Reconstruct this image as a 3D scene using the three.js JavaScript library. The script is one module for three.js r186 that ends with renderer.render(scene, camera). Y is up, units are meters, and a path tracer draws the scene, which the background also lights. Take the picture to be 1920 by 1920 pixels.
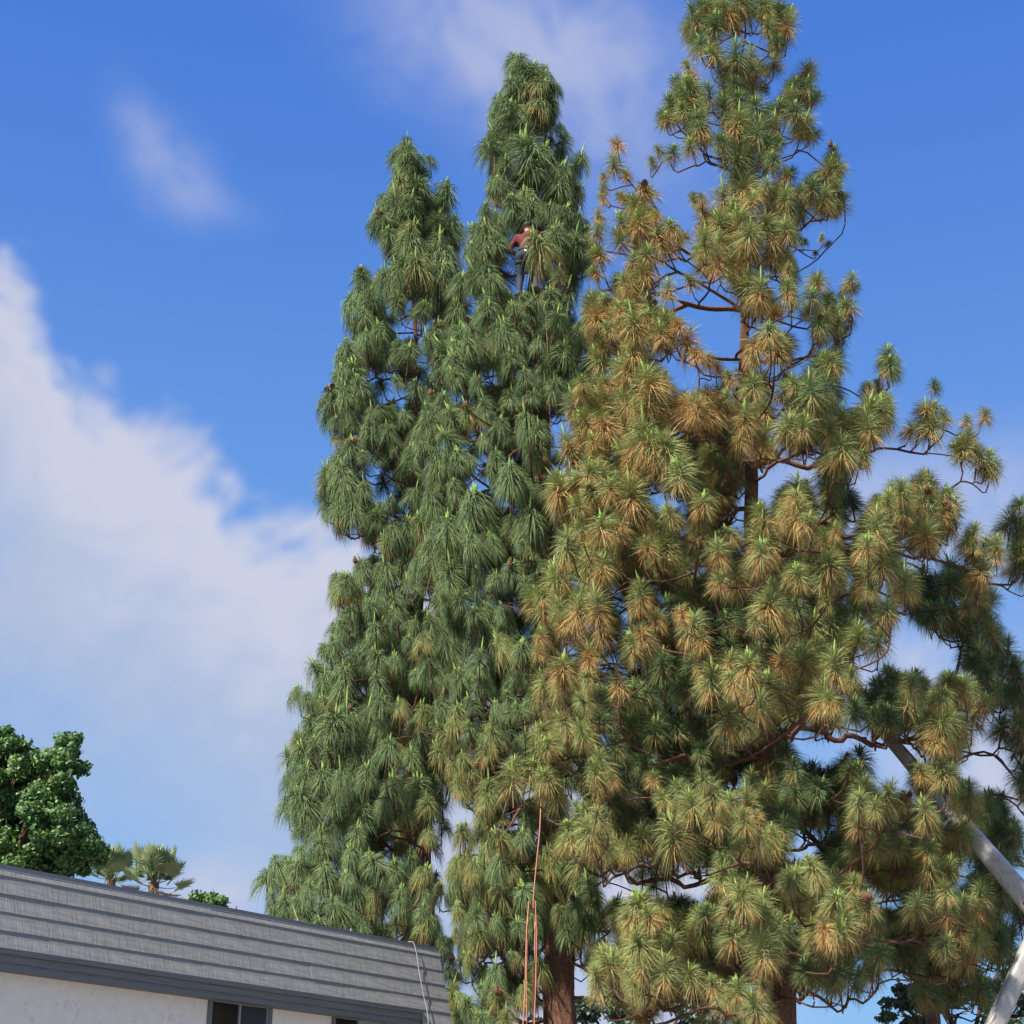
import * as THREE from 'three';
import { mergeGeometries } from 'three/addons/utils/BufferGeometryUtils.js';
import { RoundedBoxGeometry } from 'three/addons/geometries/RoundedBoxGeometry.js';
import { MarchingCubes } from 'three/addons/objects/MarchingCubes.js';
import { createNoise3D } from 'simplex-noise';

// ---------------------------------------------------------------- camera, sky, sun, exposure
const scene = new THREE.Scene();
const D2R = Math.PI / 180;
const FOCAL = 3070, PITCH = 23.6 * D2R, EYE = new THREE.Vector3(0, 1.6, 0);   // focal length in pixels of the 1920 px photograph
const camera = new THREE.PerspectiveCamera(2 * Math.atan(960 / FOCAL) / D2R, 1, 0.1, 5000);
camera.position.copy(EYE);
camera.rotation.x = PITCH;
const renderer = new THREE.WebGLRenderer({ antialias: true });
renderer.toneMapping = THREE.LinearToneMapping;
renderer.toneMappingExposure = 2.0;
renderer.shadowMap.enabled = true;

function rng(seed) { let s = seed >>> 0; return () => { s = (s + 0x6d2b79f5) | 0; let t = Math.imul(s ^ (s >>> 15), 1 | s); t = (t + Math.imul(t ^ (t >>> 7), 61 | t)) ^ t; return ((t ^ (t >>> 14)) >>> 0) / 4294967296; }; }
const R = rng(20240611);
const rr = (a, b) => a + (b - a) * R();
const n3 = createNoise3D(rng(77));
const clamp = (x, a = 0, b = 1) => Math.min(b, Math.max(a, x));
const sstep = (a, b, x) => { const t = clamp((x - a) / (b - a)); return t * t * (3 - 2 * t); };
const mix = (a, b, t) => a + (b - a) * t;
function fbm(x, y, z, oct = 5) { let s = 0, a = 0.5, f = 1; for (let i = 0; i < oct; i++) { s += a * n3(x * f, y * f, z * f); a *= 0.5; f *= 2.03; } return s; }

const CP = Math.cos(PITCH), SP = Math.sin(PITCH);
function ray(px, py) { const dx = (px - 960) / FOCAL, dy = -(py - 960) / FOCAL; return new THREE.Vector3(dx, dy * CP + SP, -(CP - dy * SP)); }
function at(px, py, depth) { const d = ray(px, py); return d.multiplyScalar(depth / -d.z).add(EYE); }      // a point at that ground distance
function mpp(px, py, depth) { return depth / -ray(px, py).z / FOCAL; }                                   // metres per photograph pixel there
const azel = (px, py) => { const d = ray(px, py).normalize(); return [Math.atan2(d.x, -d.z) / D2R, Math.asin(d.y) / D2R]; };

const SUN = new THREE.Vector3(-0.72, 1.22, 0.78).normalize();
{
  const W = 2048, H = 1024, data = new Float32Array(W * H * 4);
  // upper rim of the big cumulus bank, as azimuth -> elevation, traced in the west and continued by noise elsewhere
  const rim = [[-60, 560], [0, 505], [60, 565], [110, 650], [150, 735], [240, 775], [350, 835], [420, 900], [470, 955], [540, 985], [620, 962], [690, 1000], [800, 1080], [900, 1180], [1100, 1360]].map(([x, y]) => azel(x, y));
  const rimAt = (az) => {
    if (az <= rim[0][0]) return rim[0][1] + 4 * n3(az * 0.05, 3, 1);
    for (let i = 1; i < rim.length; i++) if (az < rim[i][0]) return mix(rim[i - 1][1], rim[i][1], (az - rim[i - 1][0]) / (rim[i][0] - rim[i - 1][0]));
    return rim[rim.length - 1][1] + 2.5 * n3(az * 0.05, 7, 1);
  };
  const puffs = [[315, 310, 74, 52, 0.9, 0.36], [345, 350, 55, 40, 0.6, 0.18], [245, 225, 58, 34, 1.1, 0.20], [420, 385, 56, 26, 0.3, 0.10], [930, 60, 210, 110, 0.25, 0.50], [1080, 190, 220, 130, 0.6, 0.36], [1180, 90, 140, 80, 0.4, 0.20], [400, 1665, 80, 45, 0, 0.75],
    [1250, 1650, 190, 70, 0, 0.9], [900, 1600, 170, 60, 0, 0.8], [1850, 1430, 180, 110, 0.2, 0.95], [1700, 1240, 150, 70, 0.1, 0.75], [1580, 960, 170, 90, 0.3, 0.65], [1880, 960, 170, 110, 0.2, 0.5], [1120, 1880, 200, 50, 0, 0.8]]
    .map(([x, y, a, b, r, k]) => { const c = azel(x, y); return [c[0], c[1], a / FOCAL / D2R, b / FOCAL / D2R, -r, k]; });
  for (let j = 0; j < H; j++) {
    const el = ((j + 0.5) / H - 0.5) * 180, ce = Math.cos(el * D2R), sy = Math.sin(el * D2R);
    for (let i = 0; i < W; i++) {
      const th = ((i + 0.5) / W - 0.5) * 2 * Math.PI;
      const dx = Math.cos(th) * ce, dz = Math.sin(th) * ce, az = Math.atan2(dx, -dz) / D2R;
      const e = Math.max(el, 0), t = sstep(0, 46, e);
      // clear air
      let r = mix(0.33, 0.066, Math.pow(t, 0.62)), g = mix(0.60, 0.205, Math.pow(t, 0.72)), b = mix(0.95, 0.70, t);
      if (e > 46) { const q = (e - 46) / 44; r *= 1 - 0.25 * q; g *= 1 - 0.22 * q; b *= 1 - 0.15 * q; }
      const w1 = fbm(dx * 3.1, sy * 3.1, dz * 3.1, 3), w2 = fbm(dx * 3.1 + 9, sy * 3.1, dz * 3.1, 3);
      const fine = fbm(dx * 26 + w1 * 2, sy * 30 + w2 * 2, dz * 26, 6), broad = fbm(dx * 6 + w2, sy * 8, dz * 6 + w1, 4);
      // cumulus bank
      const h = rimAt(az) - e + fine * 1.65 + broad * 0.9;
      const inner = sstep(-0.9, 1.5, h), low = sstep(0.0, 14.0, e - (rimAt(az) - 21) + broad * 3);
      let bank = inner * mix(0.04, 1, low) * mix(1, 0.85 + 0.25 * broad, sstep(2, 9, h));
      bank *= az > 3 ? 1 - sstep(3, 12, az) : 1;
      const shadeT = sstep(1.0, 10, h + fine * 0.8 + broad * 1.5);
      let cr = mix(0.66, 0.49, shadeT), cg = mix(0.68, 0.565, shadeT), cb = mix(0.81, 0.74, shadeT);
      bank = clamp(bank);
      r = mix(r, cr, bank * 0.94); g = mix(g, cg, bank * 0.94); b = mix(b, cb, bank * 0.94);
      // thin veils and small puffs
      for (const [a0, e0, sa, sb, rot, k] of puffs) {
        let da = az - a0; if (da > 180) da -= 360; if (da < -180) da += 360; da *= ce;
        const de = e - e0; if (da * da + de * de > 190) continue;
        const u = (da * Math.cos(rot) + de * Math.sin(rot)) / sa, v = (-da * Math.sin(rot) + de * Math.cos(rot)) / sb;
        const q = clamp(Math.exp(-(u * u + v * v) * 0.7) * (1 + fine * 0.55 + broad * 0.4) - 0.03) * k;
        r = mix(r, 0.60, q); g = mix(g, 0.63, q); b = mix(b, 0.80, q);
      }
      // scattered fair-weather cloud in the rest of the sky, of the same kind
      const away = sstep(26, 40, Math.abs(az)) + (Math.abs(az) <= 40 ? sstep(48, 60, e) : 0);
      if (away > 0 && el > 0) {
        const q = clamp(sstep(0.08, 0.42, broad * 0.9 + fine * 0.35 + 0.05) * Math.min(1, away)) * 0.8 * sstep(0, 6, e);
        r = mix(r, 0.62, q); g = mix(g, 0.65, q); b = mix(b, 0.76, q);
      }
      if (el < 0) { const q = sstep(0, -3, el); r = mix(r, 0.20, q); g = mix(g, 0.19, q); b = mix(b, 0.18, q); }
      const o = (j * W + i) * 4, S = 0.48;
      data[o] = r * S; data[o + 1] = g * S; data[o + 2] = b * S; data[o + 3] = 1;
    }
  }
  const sky = new THREE.DataTexture(data, W, H, THREE.RGBAFormat, THREE.FloatType);
  sky.mapping = THREE.EquirectangularReflectionMapping; sky.magFilter = THREE.LinearFilter; sky.minFilter = THREE.LinearFilter; sky.needsUpdate = true;
  scene.background = sky; scene.environment = sky;
}
const sun = new THREE.DirectionalLight(new THREE.Color(1, 0.945, 0.86), 5.0);
sun.position.copy(SUN).multiplyScalar(120).add(new THREE.Vector3(0, 10, -35));
sun.target.position.set(0, 10, -35);
sun.castShadow = true; sun.shadow.radius = 2; sun.shadow.mapSize.set(4096, 4096);
Object.assign(sun.shadow.camera, { left: -50, right: 50, top: 50, bottom: -50, near: 1, far: 300 });
sun.name = 'sun'; sun.target.name = 'sun_target';
scene.add(sun, sun.target);

// ---------------------------------------------------------------- helpers
const used = {};
function numbered(name) { const n = used[name] ?? 0; used[name] = n + 1; return n ? name + '_' + String(n).padStart(3, '0') : name; }
function tag(o, label, category, group, kind) { Object.assign(o.userData, { label, category }); if (group) o.userData.group = group; if (kind) o.userData.kind = kind; return o; }
function thing(name, label, category, pos, group) { const g = new THREE.Group(); g.name = numbered(name); if (pos) g.position.copy(pos); tag(g, label, category, group); scene.add(g); return g; }
function part(name, geo, mat, parent) { const m = new THREE.Mesh(geo, mat); m.name = name; m.castShadow = m.receiveShadow = true; parent.add(m); return m; }
function structure(name, geo, mat) { const m = part(name, geo, mat, scene); m.userData.kind = 'structure'; return m; }
const lin = (r, g, b) => new THREE.Color().setRGB(r, g, b);
const std = (o) => new THREE.MeshStandardMaterial(o);
function grainTexture(w, h, fn, srgb = true) {
  const d = new Uint8Array(w * h * 4);
  for (let y = 0; y < h; y++) for (let x = 0; x < w; x++) { const c = fn(x / w, y / h), o = (y * w + x) * 4; for (let k = 0; k < 3; k++) d[o + k] = clamp(c[k]) * 255; d[o + 3] = 255; }
  const t = new THREE.DataTexture(d, w, h); t.wrapS = t.wrapT = THREE.RepeatWrapping; t.magFilter = THREE.LinearFilter; t.minFilter = THREE.LinearMipmapLinearFilter; t.generateMipmaps = true;
  if (srgb) t.colorSpace = THREE.SRGBColorSpace; t.needsUpdate = true; return t;
}
// noise that tiles over the unit square
function tileNoise(u, v, fu, fv, s) { const a = u * 2 * Math.PI, b = v * 2 * Math.PI; return n3(Math.cos(a) * fu / 6.28 + s, Math.sin(a) * fu / 6.28 + Math.cos(b) * fv / 6.28, Math.sin(b) * fv / 6.28 - s * 1.7); }

// a tube through points with a radius at each; uv in metres; rough > 0 makes bark relief
function tube(pts, radii, sides = 6, rough = 0, seed = 0) {
  const pos = [], uv = [], idx = [], n = pts.length, T = new THREE.Vector3(), N = new THREE.Vector3(), B = new THREE.Vector3(), ref = new THREE.Vector3();
  let len = 0;
  for (let i = 0; i < n; i++) {
    T.copy(pts[Math.min(n - 1, i + 1)]).sub(pts[Math.max(0, i - 1)]).normalize();
    if (i === 0) { ref.set(0, 0, 1); if (Math.abs(T.z) > 0.85) ref.set(1, 0, 0); } else ref.copy(N);
    N.copy(ref).addScaledVector(T, -ref.dot(T)).normalize(); B.crossVectors(T, N);
    if (i) len += pts[i].distanceTo(pts[i - 1]);
    for (let k = 0; k <= sides; k++) {
      const a = k / sides * 2 * Math.PI, c = Math.cos(a), s = Math.sin(a);
      let r = radii[i];
      if (rough) r *= 1 + rough * (n3(c * 2.2 + seed, s * 2.2, len * 1.3) + 0.6 * n3(c * 5 + seed, s * 5, len * 3.1));
      pos.push(pts[i].x + (N.x * c + B.x * s) * r, pts[i].y + (N.y * c + B.y * s) * r, pts[i].z + (N.z * c + B.z * s) * r);
      uv.push(k / sides * Math.max(1, Math.round(radii[0] * 6.28 / 0.5)) * 0.5, len);
      if (i && k) { const q = i * (sides + 1) + k, p = q - sides - 1; idx.push(p - 1, p, q, p - 1, q, q - 1); }
    }
  }
  const g = new THREE.BufferGeometry();
  g.setAttribute('position', new THREE.Float32BufferAttribute(pos, 3)); g.setAttribute('uv', new THREE.Float32BufferAttribute(uv, 2)); g.setIndex(idx); g.computeVertexNormals();
  return g;
}

// ---------------------------------------------------------------- ground
{
  const tex = grainTexture(512, 512, (u, v) => { const k = 0.50 + 0.05 * tileNoise(u, v, 8, 8, 1) + 0.05 * tileNoise(u, v, 40, 40, 2) + 0.04 * tileNoise(u, v, 140, 140, 3); return [k, k * 0.98, k * 0.94]; });
  tex.repeat.set(500, 500);
  const g = new THREE.PlaneGeometry(4000, 4000); g.rotateX(-Math.PI / 2);
  structure('ground', g, std({ map: tex, roughness: 0.95 }));
}

// ---------------------------------------------------------------- building with the grey mansard
{
  const TURN = 52.2 * D2R, HT = 7.47, SIZE = 0.736;
  const d = ray(820, 1778), corner = d.multiplyScalar((HT * SIZE - EYE.y) / d.y).add(EYE);
  const slope = Math.tan(15 * D2R);
  const b = thing('building', 'white stucco building with grey shingled mansard roof', 'building', new THREE.Vector3(corner.x, 0, corner.z));
  b.rotation.y = TURN; b.scale.setScalar(SIZE);
  b.updateMatrixWorld();
  const inv = b.matrixWorld.clone().invert();
  const o = EYE.clone().applyMatrix4(inv);
  const hit = (px, py, z) => { const q = ray(px, py).transformDirection(inv); return o.clone().addScaledVector(q, (z - o.z) / q.z); };   // where that sight line meets the plane z in the building's own axes
  const zAt = (y) => (HT - y) * slope;                                     // the mansard face, outward as it comes down
  const L = 21;
  const streak = (dark) => {
    const cols = []; for (let i = 0; i < 512; i++) cols.push([R(), R(), R()]);
    return (u, v) => {
      const x = u * 512, c0 = cols[Math.floor(x) % 512], c1 = cols[(Math.floor(x) + 1) % 512], f = x - Math.floor(x), a = mix(c0[0], c1[0], f);
      const len = 0.38 + 0.34 * mix(c0[1], c1[1], f), ragged = tileNoise(u, v, 14, 6, 5) * 0.5 + tileNoise(u, v, 60, 10, 6) * 0.5;
      const on = sstep(0.22, 0.62, a + 0.2 * ragged) * sstep(len + 0.07, len - 0.07, v + 0.10 * ragged);  // paler streaks over the lower part of each board, ending in a ragged edge
      return [on, tileNoise(u, v, 5, 4, 9), a];
    };
  };
  const st = streak();
  const colTex = grainTexture(1024, 256, (u, v) => { const [on, lo, a] = st(u, v); const k = 0.495 + (0.065 + 0.03 * lo) * on + 0.025 * lo + 0.012 * (a - 0.5); return [k * 1.01, k, k * 0.975]; });
  const bumpTex = grainTexture(1024, 256, (u, v) => { const [on, lo, a] = st(u, v); const k = 0.4 + 0.4 * on + 0.2 * a; return [k, k, k]; }, false);
  const boardMat = std({ map: colTex, bumpMap: bumpTex, bumpScale: 0.004, roughness: 0.8 });
  const trimTex = grainTexture(256, 256, (u, v) => { const k = 0.40 + 0.03 * tileNoise(u, v, 20, 3, 3) + 0.02 * tileNoise(u, v, 90, 40, 4); return [k * 0.99, k, k * 1.0]; });
  const trimMat = std({ map: trimTex, roughness: 0.75 });
  const capMat = std({ color: lin(0.16, 0.165, 0.175), roughness: 0.6 });
  const edgeMat = std({ color: lin(0.42, 0.43, 0.44), roughness: 0.5 });
  // one shingle board: thin at its head, thick at its butt; x along, y up the slope, z out; several uv offsets
  const variants = {};
  function board(w, h, k) {
    const key = [w.toFixed(3), h.toFixed(3), k].join();
    if (variants[key]) return variants[key];
    const g = new THREE.BoxGeometry(w, h, 1, 1, 1, 1), p = g.attributes.position, uv = g.attributes.uv;
    for (let i = 0; i < p.count; i++) { const y = p.getY(i) + h / 2; p.setY(i, y); p.setX(i, p.getX(i) + w / 2); p.setZ(i, p.getZ(i) > 0 ? (y > h / 2 ? 0.012 : 0.027) : -0.02); uv.setXY(i, k * 0.173 + p.getX(i) / 2.4, clamp(y / h)); }
    g.computeVertexNormals(); return variants[key] = g;
  }
  const courses = [[0.075, 0.105], [0.18, 0.295], [0.475, 0.295], [0.77, 0.295], [1.065, 0.27]];       // distance down from the roof edge, exposure
  const stripX = hit(783, 1850, zAt(HT - 1)).x;
  const more = []; for (let k = 0; k < 9; k++) more.push([1.335 + k * 0.285, 0.285]);
  const face = part('mansard_backing', (() => { const s = new THREE.Shape([[0, HT], [zAt(HT - 1.6) - 0.02, HT - 1.6], [zAt(HT - 1.6) - 0.02, HT - 1.65], [-0.6, HT - 1.65], [-0.6, HT]].map(([z, y]) => new THREE.Vector2(z, y))); const g = new THREE.ExtrudeGeometry(s, { depth: L, bevelEnabled: false }); g.rotateY(-Math.PI / 2); g.translate(-0.02, 0, -0.022); return g; })(), trimMat, b);
  const place = (row, x0, x1, k) => {
    const w = x1 - x0, y1 = HT - row[0], y0 = y1 - row[1], m = part('shingle_board', board(w - 0.003, row[1] + 0.03, k), boardMat, b);
    m.position.set(x0, y0 * 1, zAt(y0) + 0.004 + rr(-0.002, 0.003)); m.rotation.x = -15 * D2R; return m;
  };
  courses.forEach((row, ri) => {
    const cuts = [0]; let x = -rr(0.5, 1.2); while (x > -L + 0.6) { cuts.push(x); x -= [1.2, 1.2, 0.9, 1.5][Math.floor(R() * 4)]; } cuts.push(-L);
    for (let i = 1; i < cuts.length; i++) place(row, cuts[i], cuts[i - 1], Math.floor(R() * 8));
  });
  more.forEach((row) => { place(row, stripX, 0, Math.floor(R() * 8)); });
  // roof edge flashing, with its light drip edge
  const cap = part('roof_edge', new THREE.BoxGeometry(L, 0.075, 0.16), capMat, b); cap.position.set(-L / 2, HT - 0.03, -0.045);
  const drip = part('drip_edge', new THREE.BoxGeometry(L, 0.012, 0.05), edgeMat, b); drip.position.set(-L / 2, HT - 0.074, 0.022);
  for (const px of [196, 442, 560, 660]) { const v = part('roof_fastener', new THREE.CylinderGeometry(0.02, 0.03, 0.07, 8), capMat, b), q = hit(px, 1700, -0.05); v.position.set(q.x, HT + 0.04, -0.05); }
  const roof = part('roof_deck', new THREE.BoxGeometry(L, 0.2, 11), capMat, b); roof.position.set(-L / 2, HT - 0.25, -5.65);
  // fascia of two boards and the soffit
  const fy = HT - 1.335, fl = L + stripX, fx = stripX - fl / 2;
  const f1 = part('fascia_board', new RoundedBoxGeometry(fl, 0.09, 0.10, 2, 0.008), trimMat, b); f1.position.set(fx, fy - 0.045, zAt(fy) + 0.035);
  const f2 = part('fascia_board', new RoundedBoxGeometry(fl, 0.115, 0.09, 2, 0.008), trimMat, b); f2.position.set(fx, fy - 0.1485, zAt(fy) - 0.005);
  const zw = zAt(fy) - 0.26, wallTop = fy - 0.16;
  const sof = part('soffit', new THREE.BoxGeometry(fl, 0.03, 0.30), trimMat, b); sof.position.set(fx, fy - 0.165, zAt(fy) - 0.19);
  // stucco walls, with the window openings left open
  const stucco = grainTexture(512, 512, (u, v) => {
    const stain = sstep(0.35, 0.75, tileNoise(u, v, 6, 5, 12) * 0.6 + tileNoise(u, v, 22, 18, 14) * 0.5), fl2 = sstep(0.62, 0.8, tileNoise(u, v, 70, 70, 31));
    const k = 0.88 + 0.012 * tileNoise(u, v, 50, 50, 15) + 0.015 * tileNoise(u, v, 9, 9, 16) - 0.05 * stain - 0.05 * fl2; return [k, k * 0.955, k * 0.905];
  });
  const sBump = grainTexture(512, 512, (u, v) => { const k = 0.5 + 0.25 * tileNoise(u, v, 60, 60, 21) + 0.2 * tileNoise(u, v, 150, 150, 22); return [k, k, k]; }, false);
  const wallMat = std({ map: stucco, bumpMap: sBump, bumpScale: 0.006, roughness: 0.95 });
  const wallBox = (x0, x1, y0, y1, z0, z1) => { const g = new THREE.BoxGeometry(x1 - x0, y1 - y0, z1 - z0); g.translate((x0 + x1) / 2, (y0 + y1) / 2, (z0 + z1) / 2); const p = g.attributes.position, n = g.attributes.normal, uv = g.attributes.uv; for (let i = 0; i < p.count; i++) uv.setXY(i, (Math.abs(n.getX(i)) > 0.5 ? p.getZ(i) : p.getX(i)) / 2.2, p.getY(i) / 2.2); return g; };
  const w1a = hit(389, 1890, zw).x, w1b = hit(510, 1890, zw).x, w2a = hit(622, 1905, zw).x, w2b = hit(723, 1905, zw).x;
  const wh = hit(389, 1858, zw).y, wTop = Math.min(wallTop - 0.02, wh + 0.02), wBot = wTop - 1.25;
  const wl = [];
  wl.push(wallBox(-L, w1a, 0, wallTop, zw - 0.2, zw), wallBox(w1b, w2a, 0, wallTop, zw - 0.2, zw), wallBox(w2b, stripX - 0.03, 0, wallTop, zw - 0.2, zw));
  for (const [a, c] of [[w1a, w1b], [w2a, w2b]]) wl.push(wallBox(a, c, 0, wBot, zw - 0.2, zw), wallBox(a, c, wTop, wallTop, zw - 0.2, zw));
  wl.push(wallBox(stripX - 0.03, -0.12, 0, HT - 1.3, zw - 0.2, zAt(HT - 1.3) - 0.06), wallBox(-0.32, -0.12, 0, wallTop, zw - 10.6, zw - 0.2), wallBox(-L, -L + 0.2, 0, wallTop, zw - 10.6, zw - 0.2), wallBox(-L, -0.12, 0, wallTop, zw - 10.8, zw - 10.6));
  part('wall', mergeGeometries(wl), wallMat, b);
  part('floor_slab', wallBox(-L + 0.2, -0.32, 2.6, 2.8, zw - 10.6, zw - 0.2), trimMat, b);
  // two sliding windows: painted surround, metal frame, mullion, two panes
  const glass = new THREE.MeshPhysicalMaterial({ color: lin(0.012, 0.013, 0.016), roughness: 0.06, metalness: 0, specularIntensity: 0.6 });
  const screen = std({ color: lin(0.03, 0.032, 0.036), roughness: 0.9 });
  const metal = std({ color: lin(0.30, 0.30, 0.31), roughness: 0.45, metalness: 0.3 });
  const bar = (name, x0, x1, y0, y1, z0, z1, m, parent) => { const g = new RoundedBoxGeometry(x1 - x0, y1 - y0, z1 - z0, 1, Math.min(0.006, (z1 - z0) / 3)); g.translate((x0 + x1) / 2, (y0 + y1) / 2, (z0 + z1) / 2); return part(name, g, m, parent); };
  const win = (x0, x1, k) => {
    const g = new THREE.Group(); g.name = 'window'; b.add(g); const t = 0.09;
    bar('surround', x0, x0 + t, wBot, wTop, zw - 0.05, zw + 0.03, trimMat, g); bar('surround', x1 - t, x1, wBot, wTop, zw - 0.05, zw + 0.03, trimMat, g);
    bar('surround', x0 + t + 0.001, x1 - t - 0.001, wTop - 0.12, wTop, zw - 0.05, zw + 0.028, trimMat, g); bar('surround', x0 + t + 0.001, x1 - t - 0.001, wBot, wBot + t, zw - 0.05, zw + 0.028, trimMat, g);
    const a = x0 + t, c = x1 - t, y0 = wBot + t, y1 = wTop - 0.12, mid = (a + c) / 2, f = 0.022;
    bar('frame', a, a + f, y0, y1, zw - 0.06, zw + 0.012, metal, g); bar('frame', c - f, c, y0, y1, zw - 0.06, zw + 0.012, metal, g); bar('frame', a + f, c - f, y1 - f, y1, zw - 0.06, zw + 0.01, metal, g); bar('frame', a + f, c - f, y0, y0 + f, zw - 0.06, zw + 0.01, metal, g);
    bar('mullion', mid - 0.02, mid + 0.02, y0 + f, y1 - f, zw - 0.055, zw + 0.006, metal, g);
    bar('pane', a + f, mid - 0.02, y0 + f, y1 - f, zw - 0.045, zw - 0.037, glass, g);
    bar('pane', mid + 0.02, c - f, y0 + f, y1 - f, zw - 0.04, zw - 0.032, k ? metal : screen, g);
  };
  win(w1a, w1b, 0); win(w2a, w2b, 1);
  // white cable hanging over the roof edge, a thing of its own
  const q0 = hit(775, 1772, 0.06), cp = [];
  cp.push(new THREE.Vector3(q0.x - 0.1, HT + 0.012, -0.06), new THREE.Vector3(q0.x - 0.01, HT + 0.02, 0.05));
  for (let k = 0; k <= 12; k++) { const y = HT - 0.04 - k * 0.2; cp.push(new THREE.Vector3(q0.x + 0.012 * Math.sin(k * 1.3) + 0.02 * (k / 12), y, zAt(y) + 0.075 + 0.008 * Math.sin(k * 2.1))); }
  const cab = part('hanging_cable', tube(new THREE.CatmullRomCurve3(cp).getPoints(60), Array(61).fill(0.008), 6), std({ color: lin(0.36, 0.355, 0.33), roughness: 0.6 }), scene);
  cab.name = numbered('hanging_cable'); cab.position.copy(b.position); cab.rotation.y = TURN; cab.scale.setScalar(SIZE); b.scale.setScalar(SIZE);
  tag(cab, 'thin whitish cable hanging over the grey roof edge near the corner', 'cable');
}

// ---------------------------------------------------------------- needle tufts (unit width 1, tip of the shoot at the origin, shoot pointing up)
const C = (r, g, b) => [r, g, b];
function tuftGeometry(o) {
  const pos = [], col = [], idx = [];
  const P0 = new THREE.Vector3(), dirH = new THREE.Vector3(), side = new THREE.Vector3(), p = new THREE.Vector3(), prev = new THREE.Vector3(), tan = new THREE.Vector3(), wv = new THREE.Vector3();
  const jit = (c, k) => { const f = 1 + rr(-k, k), h = rr(-0.06, 0.06); return [c[0] * f * (1 + h), c[1] * f, c[2] * f * (1 - h)]; };
  const thin0 = rr(0, 6.28), thin1 = rr(0, 6.28), lean = rr(-0.14, 0.14), leanZ = rr(-0.14, 0.14);
  for (let i = 0; i < o.needles; i++) {
    const t = Math.pow(R(), o.bias ?? 1), old = R() < sstep(o.oldFrom ?? 2, (o.oldFrom ?? 2) + 0.35, t) * (o.oldShare ?? 0);
    let phi = rr(0, 6.2832); if ((Math.cos(phi - thin0) > 0.75 || Math.cos(phi - thin1) > 0.85) && R() < 0.6) phi = thin0 + Math.PI + rr(-1.6, 1.6);
    const el = (mix(o.el0, o.el1, t) + rr(-16, 16)) * D2R, len = o.len * rr(...(o.lenVar ?? [0.68, 1.1])) * (old ? 0.84 : 1), droop = (old ? o.droopOld : o.droop) * rr(0.75, 1.25);
    P0.set(rr(-0.02, 0.02) - lean * t, -o.stem * t + rr(-0.03, 0.03), rr(-0.02, 0.02) - leanZ * t); dirH.set(Math.cos(phi), 0, Math.sin(phi)); side.set(-dirH.z, 0, dirH.x);
    const roll = rr(-1.2, 1.2), base = pos.length / 3, sway = rr(-0.12, 0.12), w = o.width * rr(0.75, 1.3);
    const c0 = jit(old ? o.brown[Math.floor(R() * o.brown.length)] : o.green[Math.floor(R() * o.green.length)], 0.33);
    const N = o.steps ?? 3; prev.copy(P0);
    for (let k = 0; k <= N; k++) {
      const s = k / N;
      p.copy(P0).addScaledVector(dirH, len * Math.cos(el) * s * (1 - 0.24 * droop * s)).addScaledVector(side, len * sway * s * s); p.y += len * (Math.sin(el) * s - droop * s * s);
      if (k) tan.copy(p).sub(prev).normalize(); else tan.copy(dirH).multiplyScalar(Math.cos(el)).add(new THREE.Vector3(0, Math.sin(el), 0));
      prev.copy(p);
      wv.crossVectors(tan, side).normalize().multiplyScalar(Math.sin(roll)).addScaledVector(side, Math.cos(roll)).multiplyScalar(w * (k === 0 ? 0.7 : k === 1 ? 1 : 0.8) / 2);
      if (k < N) { pos.push(p.x + wv.x, p.y + wv.y, p.z + wv.z, p.x - wv.x, p.y - wv.y, p.z - wv.z); col.push(...c0, ...c0); } else { pos.push(p.x, p.y, p.z); col.push(...c0); }
    }
    for (let k = 0; k < N - 1; k++) { const b = base + k * 2; idx.push(b, b + 1, b + 2, b + 1, b + 3, b + 2); }
    idx.push(base + N * 2 - 2, base + N * 2 - 1, base + N * 2);
  }
  // the shoot
  const rod = (x0, y0, z0, x1, y1, z1, r0, r1, c) => {
    const b0 = pos.length / 3; for (let k = 0; k < 5; k++) { const a = k * 1.2566; pos.push(x0 + Math.cos(a) * r0, y0, z0 + Math.sin(a) * r0, x1 + Math.cos(a) * r1, y1, z1 + Math.sin(a) * r1); col.push(...c, ...c); }
    for (let k = 0; k < 5; k++) { const a = b0 + k * 2, b = b0 + ((k + 1) % 5) * 2; idx.push(a, a + 1, b, b, a + 1, b + 1); }
  };
  rod(0, -0.95, 0, 0, -0.2, 0, 0.022, 0.02, C(0.13, 0.075, 0.045)); rod(0, -0.2, 0, 0, 0.03, 0, 0.02, 0.018, C(0.16, 0.12, 0.06));
  // new candles, clothed in short needles
  for (let i = 0; i < (o.candles ?? 0); i++) {
    const a = rr(0, 6.28), k = i === 0 ? 0.01 : rr(0.035, 0.075), x = Math.cos(a) * k, z = Math.sin(a) * k, h = o.candle * (i === 0 ? rr(0.85, 1.2) : rr(0.45, 0.85)), c = jit(o.candleColor, 0.12);
    rod(x * 0.5, -0.02, z * 0.5, x * 1.5, h * 0.55, z * 1.5, 0.022, 0.032, c); rod(x * 1.5, h * 0.55, z * 1.5, x * 1.7, h, z * 1.7, 0.032, 0.006, c);
    for (let q = 0; q < 9; q++) {
      const y = h * rr(0.1, 0.85), b = rr(0, 6.28), bx = x * 1.4, bz = z * 1.4, n0 = pos.length / 3, e = rr(0.035, 0.06), u = rr(0.05, 0.11), cx = Math.cos(b), cz = Math.sin(b);
      pos.push(bx - cz * 0.009, y, bz + cx * 0.009, bx + cz * 0.009, y, bz - cx * 0.009, bx + cx * e, y + u, bz + cz * e); col.push(...c, ...c, ...c); idx.push(n0, n0 + 1, n0 + 2);
    }
  }
  const g = new THREE.BufferGeometry();
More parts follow.
